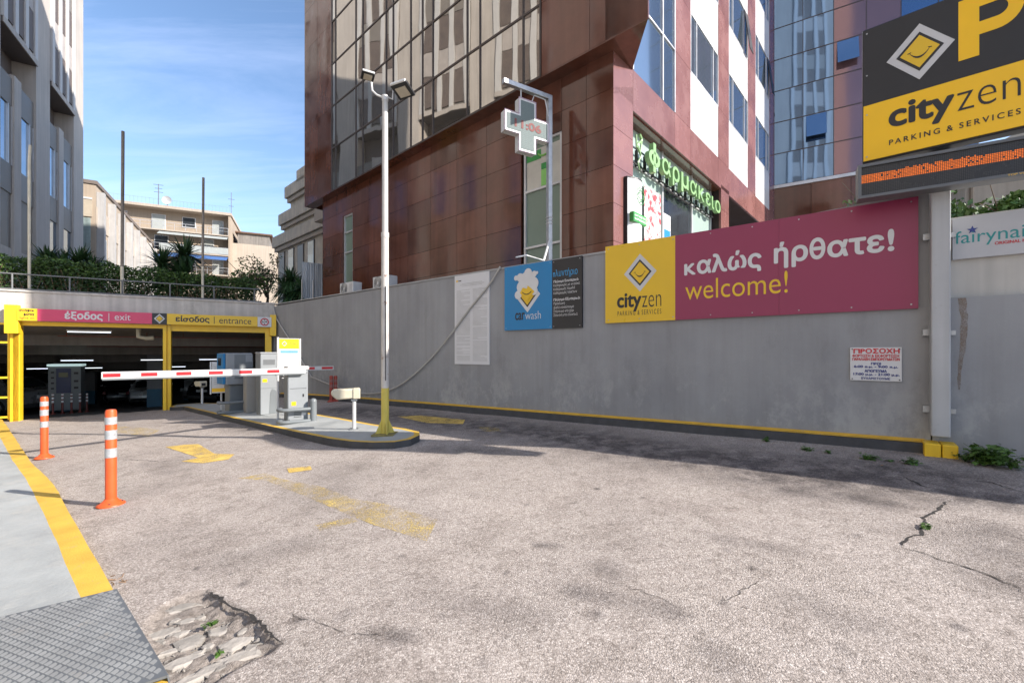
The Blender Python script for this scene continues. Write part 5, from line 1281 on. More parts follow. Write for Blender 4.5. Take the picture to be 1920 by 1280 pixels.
tree('sparse small tree with dark leaves right of the russet shrub', fgw(498, 2.8), 2.4, Vector(fgw(500, 2.8)) + Vector((0, 0, 1.6)), (.8, .6, .85), 800, .09, [LEAFD, LEAFR], 6)
tree('bushy green tree above the wall at the far right edge', (11.6, 10.2, TZ), 2.4, (11.9, 10.2, TZ + 1.75), (1.6, 1.0, .85), 5200, .14, [LEAFL, LEAFM], 8)
tree('dark green shrub peeping over the welcome board', (5.9, 7.0, TZ), 1.2, (6.1, 7.0, TZ + 1.05), (.9, .5, .33), 1500, .08, [LEAFM, LEAFD], 9)
tree('tall thin tree between the glass wing and the cream house', (17.6, 17.2, TZ), 3.4, (17.6, 17.2, TZ + 2.8), (.8, .8, 1.8), 2200, .15, [LEAFL, LEAFD], 10)

# corrugated fence
cf_ = thing('corrugated_fence', 'pale corrugated metal fence next to the drooping yucca', 'fence', FG, (-.2, 1.0, TZ))
ux0, ux1 = FG.u(566, .9), FG.u(607, .9); b = MB(); n = 40; vs = []
for i in range(n + 1): x = ux0 + (ux1 - ux0) * i / n; yy = .9 + .03 * math.sin(i * 1.9); vs += [(x, yy, TZ - .1), (x, yy, FG.z(590, 493, .9))]
b.add(vs, [(2 * i, 2 * i + 2, 2 * i + 3, 2 * i + 1) for i in range(n)]); b.obj('sheeting', M('fence_sheet', (.42, .44, .46), .45, .2, .1, 2, streak=.2), cf_)
b = MB(); b.tube([(ux0, .86, TZ + .5), (ux1, .86, TZ + .5)], .02, 6); b.obj('rail', GALV, cf_)
for x in (ux0, (ux0 + ux1) / 2, ux1): MB().tube([(x, .85, TZ), (x, .85, TZ + 1.35)], .025, 6).obj('post', GALV, cf_)

# parapet railing
rl = thing('parapet_railing', 'thin grey pipe railing along the top of the garage parapet', 'railing', FG, (-6, .15, 3.2))
PZ = 3.2
for z in (PZ + .52, PZ + .09):
    b = MB(); b.tube([(-14, .15, z), (-.4, .15, z - .0)], .02, 8); b.obj('rail', M('rail_grey', (.16, .165, .17), .5, .3), rl)
for k in range(12): u = -13.6 + k * 1.18; MB().tube([(u, .15, PZ), (u, .15, PZ + .53)], .022, 8).obj('post', M('rail_grey', (.16, .165, .17), .5, .3), rl)
# three tall thin poles
for px, ptop, lab, r_ in ((55, 272, 'cream painted pole rising from the parapet in front of the tower', .035), (229, 246, 'tallest bare metal pole rising from the garage parapet', .045), (380, 333, 'shorter dark pole between the yucca and the russet shrub', .04)):
    u = FG.u(px, .3); zt_p = FG.z(px, ptop, .3); zb_p = FG.z(px, 556, .3); zm = FG.z(px, 545 if px > 60 else 300, .3)
    if px > 60: zm = FG.z(px, 500, .3)
    pl_ = thing('parapet_pole', lab, 'pole', FG, (u, .3, TZ))
    MB().tube([(u, .3, TZ), (u, .3, zm)], r_, 10).obj('lower_pole', CREAMP, pl_, smooth=True)
    MB().tube([(u, .3, zm), (u + .02, .3, zt_p)], r_ * .95, 10).obj('upper_pole', CREAMP if px < 60 else WOODP, pl_, smooth=True)

# ================================================================== GARAGE
gar = thing('parking_garage', 'underground parking garage with a wide dark opening under the concrete parapet', 'building', FG, (-3.2, 0, -.2))
GL = FG.u(38); LB = 2.36
MB().box(-16, 0.0, -.02, .34, LB - .05, PZ).obj('parapet_wall', CONC, gar)
MB().box(-16, -.0, -.06, .36, PZ, PZ + .05).obj('parapet_coping', CONC, gar)
lw0 = GL - 2.6
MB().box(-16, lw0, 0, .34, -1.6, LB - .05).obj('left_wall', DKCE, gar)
MB().box(FG.u(513), .3, -.0, .34, -1.2, LB - .05).obj('right_jamb', WALLP, gar)
def fz(y): return -.38 - .083 * y
def cz(y): return 2.34 - .108 * y
# interior
iv = MB(); ys_ = [0.02, 3, 6, 9, 12, 15, 20, 30, 45]; xl, xr_ = lw0 - 6, 14
for a, c_ in zip(ys_[:-1], ys_[1:]):
    fa = fz(a) if a < 16 else fz(16); fc = fz(c_) if c_ < 16 else fz(16)
    xs_g = [xl] + [-8 + .3 * i for i in range(29)] + [xr_]
    for xa, xb in zip(xs_g[:-1], xs_g[1:]):
        def fe(x, y, f_):
            if y < .1: p = FG.w(x, 0); return zg(p.x, p.y) - .004 if -9.6 < x < .8 else f_
            return f_
        iv.add([(xa, a, fe(xa, a, fa)), (xb, a, fe(xb, a, fa)), (xb, c_, fc), (xa, c_, fc)], [(0, 1, 2, 3)])
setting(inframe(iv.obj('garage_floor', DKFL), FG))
b = MB()
for a, c_ in zip(ys_[:-1], ys_[1:]):
    ca, cc = cz(min(a, 16)), cz(min(c_, 16)); b.add([(xl, a, ca), (xr_, a, ca), (xr_, c_, cc), (xl, c_, cc)], [(0, 1, 2, 3)])
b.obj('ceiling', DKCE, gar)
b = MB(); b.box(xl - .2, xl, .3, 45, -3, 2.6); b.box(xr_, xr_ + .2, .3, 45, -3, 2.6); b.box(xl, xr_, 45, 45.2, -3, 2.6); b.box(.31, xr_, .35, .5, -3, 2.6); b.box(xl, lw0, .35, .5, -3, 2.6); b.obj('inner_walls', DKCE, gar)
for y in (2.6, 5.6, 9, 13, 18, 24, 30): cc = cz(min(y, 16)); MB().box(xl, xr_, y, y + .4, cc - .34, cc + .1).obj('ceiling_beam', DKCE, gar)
for x, y in ((-8.2, 9), (-5.0, 8.9), (-1.2, 9.2), (-9.5, 18), (-4.6, 18), (.2, 18), (5, 18), (-4.6, 26), (1, 26), (6, 27)):
    f_ = fz(min(y, 16)); cl_ = MB().box(x, x + .55, y, y + .45, f_ + .85, cz(min(y, 16))).obj('column', M('column_grey', (.22, .22, .23), .7), gar); MB().box(x - .003, x + .553, y - .003, y + .453, f_, f_ + .85).obj('column_base', M('column_blue', (.06, .16, .24), .6), gar)
for y in (1.6, 4.4): 
    cc = cz(y); MB().tube([(-6.0, y, cc - .16), (-.3, y, cc - .16)], .014, 6).obj('sprinkler_pipe', REDPIPE, gar)
    for k in range(6): MB().tube([(-5.8 + k * 1.0, y, cc - .16), (-5.8 + k * 1.0, y, cc)], .008, 4).obj('sprinkler_drop', REDPIPE, gar)
b = MB(); b.tube([(-3.9, .9, 2.26), (-3.9, .9, 2.0), (-3.7, .9, 1.95), (-3.5, .9, 1.97)], .07, 10); b.obj('drain_pipe', PVC, gar, smooth=True)
# lamps
def tubelamp(x, y, rot, lab, dz=.1):
    z = cz(min(y, 16)) - .36 - dz * .3 if y > 3 else cz(y) - .14
    t = thing('tube_lamp', lab, 'lamp', FG, (x, y, z), group='fluorescent lamps on the garage ceiling')
    L = .5; dx, dy = math.cos(rot) * L, math.sin(rot) * L
    MB().tube([(x - dx, y - dy, z), (x + dx, y + dy, z)], .014, 8).obj('tube', TUBE, t); MB().box(x - .52, x + .52, y - .02 - abs(dy), y + .02 + abs(dy), z + .026, z + .06).obj('batten', WMET, t)
tubelamp(-5.05, .75, 0, 'lit tube lamp just inside the top left of the garage opening')
rown = ('nearest', 'second', 'third', 'fourth', 'farthest'); coln = ('leftmost lamp', 'second lamp from the left', 'third lamp from the left', 'third lamp from the right', 'second lamp from the right', 'rightmost lamp')
for ri_, y in enumerate((7.5, 11.5, 16.5, 23, 31)):
    for ci_, x in enumerate((-9.8, -7.2, -4.6, -2.0, 1.2, 4.6)):
        tubelamp(x + .5 * math.sin(y + x), y, 0, 'lit white tube, %s in the %s ceiling row inside the garage' % (coln[ci_], rown[ri_]))
# yellow door frame, gate, shutter housings
df = thing('garage_door_frame', 'bright yellow steel frame around the two garage doorways', 'door frame', FG, (-3, -.1, -.3))
def fzx(x): p = FG.w(x, 0); return zg(p.x, p.y) - .05
d0, d1 = FG.u(306, -.1), FG.u(321, -.1); e0, e1 = FG.u(497, -.1), FG.u(509, -.1); a0_, a1_ = FG.u(20, -.1), FG.u(39, -.1)
for x0, x1 in ((a0_, a0_ + .18), (a1_ - .14, a1_), (d0, d0 + .09), (d0 + .13, d1), (e0, e1)):
    MB().box(x0, x1, -.16, .06, fzx((x0 + x1) / 2), LB).obj('post', YEL, df, bevel=.006)
MB().box(a0_ + .18, a1_ - .14, -.1, .05, fzx(a0_), LB).obj('post_web', YEL, df); MB().box(d0 + .09, d0 + .13, -.1, .04, fzx(d0), LB).obj('post_web', YEL, df)
MB().box(a1_, d0, -.12, -.02, FG.z(180, 613, -.1), LB - .0).obj('lintel_bar', YEL, df); MB().box(d1, e0, -.12, -.02, FG.z(400, 622, -.1), FG.z(400, 610, -.1)).obj('lintel_bar', YEL, df)
MB().box(d1, e0, -.09, -.03, FG.z(400, 611, -.1), LB).obj('shutter_roll', M('shutter_roll', (.35, .22, .02), .6), df)
b = MB(); b.box(a0_ - .05, a0_ + .22, -.34, -.161, LB - .35, 2.80); b.obj('end_bracket', YEL, df, bevel=.01)
b = MB(); b.box(e1 - .05, e1 + .14, -.34, -.161, LB - .30, 2.80); b.obj('end_bracket', YEL, df, bevel=.01)
gt = thing('side_gate', 'yellow barred side gate at the left end of the garage front', 'gate', FG, (a0_ - .9, -.05, fzx(a0_)))
gw0, gw1 = a0_ - 1.9, a0_ - .03
for z in (LB - .1, LB - .62, fzx(a0_) + 1.25, fzx(a0_) + .15, fzx(a0_) + .7): MB().box(gw0, gw1, -.08, -.04, z, z + .05).obj('cross_bar', YEL, gt)
for k in range(9): x = gw0 + (gw1 - gw0 - .04) * k / 8; MB().box(x, x + .035, -.075, -.045, fzx(a0_) + .1, LB - .05).obj('bar', YEL, gt)
# fascia signs
SY = -.36; sz0, sz1 = FG.z(32, 600.5, SY), FG.z(32, 577.5, SY)
def fas(name, lab, p0_, p1_, mat):
    u0_, u1_ = FG.u(p0_, SY), FG.u(p1_, SY); r_ = thing(name, lab, 'sign', FG, ((u0_ + u1_) / 2, SY, sz0)); MB().box(u0_ + .002, u1_ - .002, SY, SY + .08, sz0, sz1).obj('panel', mat, r_); return r_
f1_ = fas('lights_on_sign', 'small yellow lights-on sign at the left end of the garage fascia', 32, 70, SIGNY)
hh = sz1 - sz0
text(f1_, 'ανάψτε', FG.u(35, SY), FG.u(64, SY), sz0 + hh * .70, sz0 + hh * .95, SY - .002, BLK, bold=.04); text(f1_, 'φώτα', FG.u(44, SY), FG.u(64, SY), sz0 + hh * .36, sz0 + hh * .66, SY - .002, BLK, bold=.04); text(f1_, 'lights on', FG.u(37, SY), FG.u(64, SY), sz0 + hh * .06, sz0 + hh * .34, SY - .002, BLK)
f2_ = fas('exit_sign', 'long pink exit sign on the garage fascia', 70, 285, PINK)
text(f2_, 'έξοδος', FG.u(121, SY), FG.u(193, SY), sz0 + hh * .12, sz0 + hh * .90, SY - .002, WHT, bold=.035); text(f2_, 'exit', FG.u(215, SY), FG.u(245, SY), sz0 + hh * .25, sz0 + hh * .80, SY - .002, WHT)
MB().box(FG.u(203.5, SY), FG.u(204.8, SY), SY - .003, SY - .001, sz0 + hh * .15, sz0 + hh * .85).obj('divider', WHT, f2_)
f3_ = fas('emblem_sign', 'black square with the diamond smile emblem in the middle of the fascia', 285, 313, BLK); logo(f3_, (FG.u(285, SY) + FG.u(313, SY)) / 2, (sz0 + sz1) / 2, hh * .40, SY)
f4_ = fas('entrance_sign', 'long yellow entrance sign on the garage fascia', 313, 483, SIGNY)
text(f4_, 'είσοδος', FG.u(329, SY), FG.u(393, SY), sz0 + hh * .18, sz0 + hh * .86, SY - .002, BLK, bold=.035); text(f4_, 'entrance', FG.u(411, SY), FG.u(471, SY), sz0 + hh * .22, sz0 + hh * .72, SY - .002, BLK)
MB().box(FG.u(401, SY), FG.u(402.3, SY), SY - .003, SY - .001, sz0 + hh * .15, sz0 + hh * .85).obj('divider', BLK, f4_)
f5_ = fas('height_limit_sign', 'white round height limit sign at the right end of the fascia', 483, 509, WHT)
uc = (FG.u(483, SY) + FG.u(509, SY)) / 2; zc = (sz0 + sz1) / 2
b = MB(); b.tube([(uc + .115 * math.cos(a), SY - .003, zc + .115 * math.sin(a)) for a in np.linspace(0, 6.283, 28)], .018, 6); b.obj('red_ring', REDP, f5_)
text(f5_, '2,10', uc - .08, uc + .08, zc - .035, zc + .035, SY - .002, BLK, bold=.06)
for sg in (-1, 1): MB().prism([(uc - .03, zc + sg * .085), (uc + .03, zc + sg * .085), (uc, zc + sg * .05)], SY - .004, SY - .001).obj('arrow_print', BLK, f5_)

# cars inside
def car(lab, u, y, rot, paint, rear=True, name='parked_car'):
    base = FG.w(u, y, fz(min(y, 16))); hd_ = math.atan2(FG.x[1], FG.x[0]) + rot
    F_ = Fr(base.x, base.y, math.cos(hd_), math.sin(hd_)); z0 = base.z
    t = thing(name, lab, 'car', F_, (0, 0, z0)); L, Wc = 4.4, 1.78
    prof = [(0, .38), (.02, .62), (.10, .90), (.55, 1.0), (1.05, 1.38), (1.5, 1.45), (2.4, 1.44), (3.1, .98), (3.9, .88), (4.32, .72), (4.4, .45), (4.3, .25), (.1, .25)]
    def sect(k, w): return [(w * (1 if p[1] < 1.02 else .80 if p[1] > 1.3 else .92), p[0], p[1]) for p in prof]
    b = MB(); n = len(prof); rows_ = []
    for w in (-1, -.93, .93, 1):
        rows_.append([((Wc / 2) * w * (1 if p[1] < 1.05 else .78), p[0] + (.05 if abs(w) == 1 and p[0] < .2 else -.05 if abs(w) == 1 and p[0] > 4.2 else 0), z0 + p[1] - (.03 if abs(w) == 1 and p[1] > .5 else 0)) for p in prof])
    vs = [v for r_ in rows_ for v in r_]; fs = [tuple(range(n)), tuple(range(4 * n - 1, 3 * n - 1, -1))]
    for i in range(3):
        for k_ in range(n): fs.append((i * n + k_, i * n + (k_ + 1) % n, (i + 1) * n + (k_ + 1) % n, (i + 1) * n + k_))
    b.add(vs, fs); b.obj('body', paint, t, bevel=.03, smooth=True)
    def glassq(p, q, s): MB().add([(-.60 * s, p[0], z0 + p[1]), (.60 * s, p[0], z0 + p[1]), (.56 * s, q[0], z0 + q[1]), (-.56 * s, q[0], z0 + q[1])], [(0, 1, 2, 3)]).obj('windscreen', CARGL, t)
    glassq((.56, 1.03), (1.0, 1.38), 1.05); glassq((2.47, 1.43), (3.05, 1.03), 1.05)
    for s in (-1, 1): MB().add([(s * .86, .8, z0 + 1.03), (s * .86, 2.95, z0 + 1.03), (s * .71, 2.4, z0 + 1.40), (s * .71, 1.1, z0 + 1.38)], [(0, 1, 2, 3)]).obj('side_window', CARGL, t)
    for s in (-1, 1):
        for yy in (.85, 3.5):
            wh = MB().tube([(s * .72, yy, z0 + .31), (s * .90, yy, z0 + .31)], .31, 20).obj('wheel', TIRE, t, smooth=True); wh['off'] = tuple(t['off']); MB().tube([(s * .895, yy, z0 + .31), (s * .91, yy, z0 + .31)], .2, 12).obj('rim', ALU, wh)
        MB().box(s * .86 - .13, s * .86 + .02 if s < 0 else s * .86 - .0 + .01, -.01, .12, z0 + .68, z0 + .86).obj('tail_light' if rear else 'headlight', LAMPR if rear else LAMPW, t, bevel=.02)
        MB().box(s * .95 - .08, s * .95 + .08, 2.7, 2.8, z0 + 1.0, z0 + 1.12).obj('mirror', paint, t, bevel=.02)
    MB().box(-.27, .27, -.03, .02, z0 + .62, z0 + .73).obj('number_plate', PLTW, t); MB().box(-.8, .8, -.02, .05, z0 + .28, z0 + .44).obj('bumper', RUBR, t, bevel=.02)
Yc = 24
car('silver saloon seen from behind through the left garage doorway', FG.u(279, 14.6), 14.6, .1, CARS)
car('dark parked car left of the silver saloon deep in the garage', FG.u(234, 17), 17.0, .25, CARK)
car('pale grey car with headlight showing through the right doorway', FG.u(372, 12.5), 12.5, -.45, CARW, rear=False)
car('black car parked in front of the pale grey one in the right doorway', FG.u(378, 9.0), 9.0, -.65, CARK, rear=False)
car('dark grey car standing sideways at the far left inside the garage', FG.u(84, 6.4), 6.4, 1.05, CARW, rear=True)
# payment machine
pm = thing('payment_machine', 'grey ticket payment machine with a blue panel inside the garage', 'ticket machine', FG, (FG.u(120, 5), 5, fz(5)))
pu = FG.u(121, 5); z0 = fz(5); MB().box(pu - .45, pu + .45, 5, 5.5, z0 + .1, z0 + 1.75).obj('cabinet', CAB, pm, bevel=.02)
MB().box(pu - .22, pu + .18, 4.98, 4.999, z0 + .75, z0 + 1.68).obj('blue_panel', M('navy_panel', (.02, .03, .09), .4), pm); MB().box(pu - .15, pu + .1, 4.965, 4.979, z0 + 1.35, z0 + 1.52).obj('screen', M('dim_screen', (.12, .12, .06), .3), pm)
MB().box(pu - .45, pu + .5, 4.9, 5.4, z0 + 1.76, z0 + 1.84).obj('lit_header', M('lit_header', (.6, .8, .8), .4, emit=.35), pm)
for zz_ in (.9, 1.1, 1.3, 1.5): MB().box(pu - .36, pu - .28, 4.985, 4.999, z0 + zz_, z0 + zz_ + .06).obj('label', BLKP, pm)
for zz_ in (.9, 1.15, 1.45): MB().box(pu + .26, pu + .38, 4.985, 4.999, z0 + zz_, z0 + zz_ + .08).obj('slot', BLKP, pm)
text(pm, 'PAY STATION'[:3] if False else 'P', pu - .3, pu - .22, z0 + .45, z0 + .55, 4.998, BLK) if False else None
# reflective posts inside
bollards = []
def bollard(loc, h, r, lab, grp, base_r=.1, cols=(ORNG, REFL), bands=((.55, .66), (.72, .83), (.88, .94)), body_name='post'):
    t = thing('bollard', lab, 'bollard', W0, loc, group=grp); x, y, z = loc
    MB().lathe([(r, .02), (r, h * .97), (r * .85, h * .995), (r * .35, h)], (x, y, z), 24).obj('post', cols[0], t, smooth=True)
    prof = [(base_r, 0), (base_r, .008), (base_r * .93, .018), (r * 1.5, .042), (r * 1.02, .07), (r * .5, .071)]
    MB().lathe(prof, (x, y, z), 28).obj('base', cols[0], t, smooth=True)
    for a, c_ in bands: MB().lathe([(r + .0022, a * h), (r + .0022, c_ * h)], (x, y, z), 24).obj('reflective_band', cols[1], t, smooth=True)
    if base_r > .09:
        for k_ in range(4):
            a = k_ * math.pi / 2 + .6; MB().tube([(x + base_r * .72 * math.cos(a), y + base_r * .72 * math.sin(a), z + .02), (x + base_r * .72 * math.cos(a), y + base_r * .72 * math.sin(a), z + .034)], .012, 8).obj('bolt', RUBR, t)
    return t
for i, (px, py) in enumerate(((99, 780), (117, 778), (134, 772), (150, 766), (163, 762))):
    yy = 3.0 + i * .35; u = FG.u(px, yy); z = FG.z(px, py, yy); p = FG.w(u, yy, fz(yy))
    bollard(tuple(p), .72, .03, 'slim dark bollard with white bands inside the garage, number %s from the left' % ('one', 'two', 'three', 'four', 'five')[i], 'banded bollards inside the garage', .07, (M('dull_red', (.12, .02, .015), .5), WHT), ((.55, .65), (.72, .82), (.89, .97)))
# outside bollards
gA = G(208, 946); hA = (945 - 766) / FOC * gA.y
bollard(tuple(gA), hA, .047, 'near orange flexible bollard with silver bands left of the exit lane', 'orange bollards along the pavement', .117, bands=((.50, .595), (.69, .785), (.845, .92)))
gB = G(83, 858); hB = (857 - 742) / FOC * gB.y
bollard(tuple(gB), hB, .047, 'farther orange flexible bollard beside the kerb near the yellow gate', 'orange bollards along the pavement', .117, bands=((.50, .595), (.69, .785), (.845, .92)))
for px, py, lab in ((621, 753, 'left red traffic bollard in shade by the grey wall'), (629, 752, 'middle red traffic bollard in shade by the grey wall'), (646, 749, 'right red traffic bollard in shade by the grey wall')):
    g = G(px, py); bollard(tuple(g), (py - 704) / FOC * g.y, .05, lab, 'red bollards in the far lane', .11, (M('dull_red_plastic', (.35, .05, .03), .5), M('dull_band', (.3, .12, .1), .5)), ((.55, .66), (.75, .86)))

# ================================================================== ISLAND
IH = .11
fr_pts = [(318, 763), (345, 762), (372, 768), (410, 777), (450, 786), (500, 797), (560, 810), (620, 822), (660, 827), (700, 829), (740, 828), (770, 823), (787, 815)]
bk_pts = [(786, 809), (760, 803), (700, 795), (640, 784), (579, 774), (520, 765), (440, 757), (380, 755), (330, 758)]
top3 = [G(p[0], p[1] - 0, IH) for p in fr_pts] + [G(p[0], p[1], IH) for p in bk_pts]
n = len(top3); cen_ = sum(top3, Vector()) / n
insd = []
for i, v in enumerate(top3):
    a = top3[(i - 1) % n]; c_ = top3[(i + 1) % n]; d = (c_ - a); d.z = 0; d.normalize(); nr = Vector((-d.y, d.x, 0)); insd.append(v + nr * .09)
b = MB(); b.add(top3 + [v - Vector((0, 0, .2)) for v in top3], [(i, (i + 1) % n, n + (i + 1) % n, n + i) for i in range(n)]); setting(b.obj('island_kerb', KERBD))
b = MB(); b.add(top3 + insd, [(i, (i + 1) % n, n + (i + 1) % n, n + i) for i in range(n)]); setting(b.obj('island_yellow_edge', YELR))
b = MB(); b.add([v for v in insd], [tuple(range(n))]); o = b.obj('traffic_island', SIDEW); bm = bmesh.new(); bm.from_mesh(o.data); bmesh.ops.triangulate(bm, faces=bm.faces); bm.to_mesh(o.data); bm.free(); setting(o)

def IF(px, py, ang=0, dz=IH):
    g = G(px, py, dz); a = math.atan2(.513, .858) + R(ang); return Fr(g.x, g.y, math.cos(a), math.sin(a)), g
# lamp post
gl = G(722, 814, IH); Z0 = gl.z; Yl = gl.y
lp = thing('lamp_post', 'tall white rusty lamp post with yellow foot and two floodlights', 'lamp post', W0, tuple(gl))
zy = EYE - (727 - HZ) / FOC * Yl; ztp = EYE + (HZ - 180) / FOC * Yl
X, Y = gl.x, gl.y
MB().tube([(X, Y, Z0 + .02), (X, Y, zy)], .060, 20).obj('yellow_foot', YPOLE, lp, smooth=True)
MB().tube([(X, Y, zy), (X, Y, ztp - 2.2)], [.060, .056], 20).obj('lower_shaft', RUST, lp, smooth=True)
MB().tube([(X, Y, ztp - 2.2), (X, Y, ztp - .06)], [.048, .044], 20).obj('upper_shaft', M('white_pole_paint', (.47, .455, .43), .5, .1, .08, 6, dirt=(.3, .15, .08), dirts=5, dirtt=(.66, .8)), lp, smooth=True)
MB().tube([(X, Y, ztp - 2.24), (X, Y, ztp - 2.17)], .061, 20).obj('collar', RUST, lp, smooth=True); MB().tube([(X, Y, ztp - .08), (X, Y, ztp)], .05, 16).obj('cap', WMET, lp, smooth=True)
MB().box(X - .17, X + .17, Y - .17, Y + .17, Z0 - .005, Z0 + .02).obj('base_plate', M('mossy_plate', (.20, .17, .06), .8, 0, .4, 12), lp)
for a in range(4):
    ca, sa = math.cos(a * math.pi / 2 + .5), math.sin(a * math.pi / 2 + .5); px_, py_ = -sa * .006, ca * .006
    MB().add([(X + ca * .055 + px_, Y + sa * .055 + py_, Z0 + .02), (X + ca * .15 + px_, Y + sa * .15 + py_, Z0 + .02), (X + ca * .055 + px_, Y + sa * .055 + py_, Z0 + .24), (X + ca * .055 - px_, Y + sa * .055 - py_, Z0 + .02), (X + ca * .15 - px_, Y + sa * .15 - py_, Z0 + .02), (X + ca * .055 - px_, Y + sa * .055 - py_, Z0 + .24)], [(0, 1, 2), (3, 4, 5), (0, 1, 4, 3), (1, 2, 5, 4), (2, 0, 3, 5)]).obj('gusset', YPOLE, lp)
b = MB(); b.tube([(X + .05 * math.cos(1), Y - .062, zy + .12), (X + .03, Y - .064, zy + 1.0), (X + .03, Y - .062, zy + 1.6)], .007, 6); b.obj('conduit', BLKP, lp)
b = MB(); b.tube([(X - .04, Y, ztp - .02), (X - .12, Y - .02, ztp + .0), (X - .19, Y - .04, ztp + .06), (X - .20, Y - .05, ztp + .18)], .016, 8); b.obj('left_arm', WMET, lp, smooth=True)
b = MB(); b.tube([(X + .04, Y, ztp - .02), (X + .13, Y - .04, ztp - .08), (X + .14, Y - .04, ztp + .06), (X + .24, Y - .08, ztp + .05)], .014, 8); b.obj('right_arm', WMET, lp, smooth=True)
def flood(cx_, cy_, cz_, s, rot, tilt, lab):
    m_ = Matrix.Translation((cx_, cy_, cz_)) @ Matrix.Rotation(rot, 4, 'Z') @ Matrix.Rotation(tilt, 4, 'X')
    def tr(b_): b_.v = [tuple(m_ @ Vector(v)) for v in b_.v]; return b_
    h_ = tr(MB().box(-s, s, -s * .8, s * .8, 0, s * .28)).obj('floodlight', BLKP, lp, bevel=.012); h_['off'] = tuple(lp['off']); 
    tr(MB().box(-s * .62, s * .62, -s * .45, s * .55, -.012, -.001)).obj('lens', M('flood_lens', (.42, .37, .28), .25), h_)
    tr(MB().box(-s * .9, s * .9, -s * .95, -s * .82, 0, s * .3)).obj('rim', WMET, h_)
    tr(MB().box(-s * .3, s * .3, -.02, .02, s * .3, s * .55)).obj('driver_box', CREAM, h_)
flood(X - .24, Y - .1, ztp + .24, .10, .5, R(-14), '')
flood(X + .31, Y - .12, ztp - .0, .155, -.45, R(-24), '')

# barrier and arm
F_, g = IF(553, 789, 8); z0 = g.z
br = thing('barrier_gate', 'grey barrier cabinet with a lowered red and white arm across the exit lane', 'barrier', F_, (0, 0, z0))
k_ = g.y / FOC; hb = 103 * k_
MB().box(-.16, .20, -.18, .17, z0, z0 + hb * .93).obj('cabinet', CABL, br, bevel=.012); MB().box(-.166, -.161, -.17, .16, z0 + .02, z0 + hb * .9).obj('side_panel', CAB, br)
MB().box(-.17, .22, -.2, .18, z0 + hb * .935, z0 + hb).obj('lid', WMET, br, bevel=.02)
zarm = EYE - (694 - HZ) / FOC * g.y
aend = G(190, 703, 0); 
arm_l = -F_.u(190, -.24)
MB().box(-arm_l, .12, -.27, -.215, zarm - .055, zarm + .055).obj('arm', WMET, br, bevel=.008); MB().box(-arm_l + .01, .10, -.262, -.22, zarm - .075, zarm - .056).obj('rubber_edge', CAB, br)
for i in range(7):
    x = -arm_l + .02 + i * arm_l * .1605
    if x + .22 < -.1: MB().box(x, x + arm_l * .073, -.2725, -.2705, zarm - .028, zarm + .030).obj('red_stripe', REDP, br)
MB().box(-.12, .15, -.215, -.18, zarm - .05, zarm + .07).obj('arm_bracket', ALU, br)
def guard(F_, g, lab, x0=-.4, w=.62):
    z0 = g.z; t = thing('guard_rail', lab, 'guard rail', F_, (0, -.3, z0), group='low tubular guards in front of the machines')
    MB().tube([(w / 2 - .04, -.3, z0), (w / 2 - .04, -.3, z0 + .40)], .062, 16).obj('post', CAB, t, smooth=True); MB().lathe([(.062, 0), (.058, .03), (.035, .055), (.01, .062)], (w / 2 - .04, -.3, z0 + .40), 16).obj('dome', CAB, t, smooth=True)
    for zz_ in (.26, .03): 
        pts = [(w / 2 - .1, -.28, z0 + zz_)] + [(-w / 2 + .12 + .14 * math.cos(a), -.17 - .14 * math.sin(a), z0 + zz_) for a in np.linspace(1.57, 4.2, 8)] ; b = MB(); b.tube([(w / 2 - .1, -.31, z0 + zz_)] + pts[1:], .035, 10); b.obj('hoop', CAB, t, smooth=True)
guard(F_, g, 'low grey tube guard in front of the barrier cabinet')
MB().box(-.13, .17, -.1835, -.1805, z0 + hb * .60, z0 + hb * .605).obj('door_seam', BLKP, br); MB().box(.10, .125, -.186, -.1805, z0 + hb * .45, z0 + hb * .50).obj('lock', BLKP, br)
for k in range(5): MB().box(-.06, .08, -.1835, -.1805, z0 + .10 + k * .03, z0 + .11 + k * .03).obj('vent_slot', BLKP, br)
MB().box(-.10, -.02, -.1835, -.1805, z0 + hb * .30, z0 + hb * .37).obj('sticker', SIGNY2, br); MB().box(.08, .16, -.1835, -.1805, z0 + hb * .12, z0 + hb * .16).obj('type_label', WHT, br)
for sx_ in (-.14, .18):
    for t in (.05, .88): MB().tube([(sx_, -.18, z0 + hb * t), (sx_, -.186, z0 + hb * t)], .008, 6).obj('screw', BLKP, br)
# far barrier
F2, g2 = IF(594, 765, 8, 0); z2 = g2.z
b2 = thing('far_barrier', 'second lowered barrier arm by the grey wall across the entrance lane', 'barrier', F2, (-.5, 0, z2))
zz_ = EYE - (690 - HZ) / FOC * g2.y
MB().box(-1.0, .42, 0, .05, zz_ - .05, zz_ + .05).obj('arm', WMET, b2); MB().box(.12, .40, -.003, -.001, zz_ - .03, zz_ + .03).obj('red_stripe', REDP, b2); MB().box(-1.3, -.98, -.1, .25, z2, z2 + 1.0).obj('cabinet', CABL, b2, bevel=.01)
MB().box(-.2, -.05, -.003, -.001, zz_ - .03, zz_ + .03).obj('red_stripe', REDP, b2)
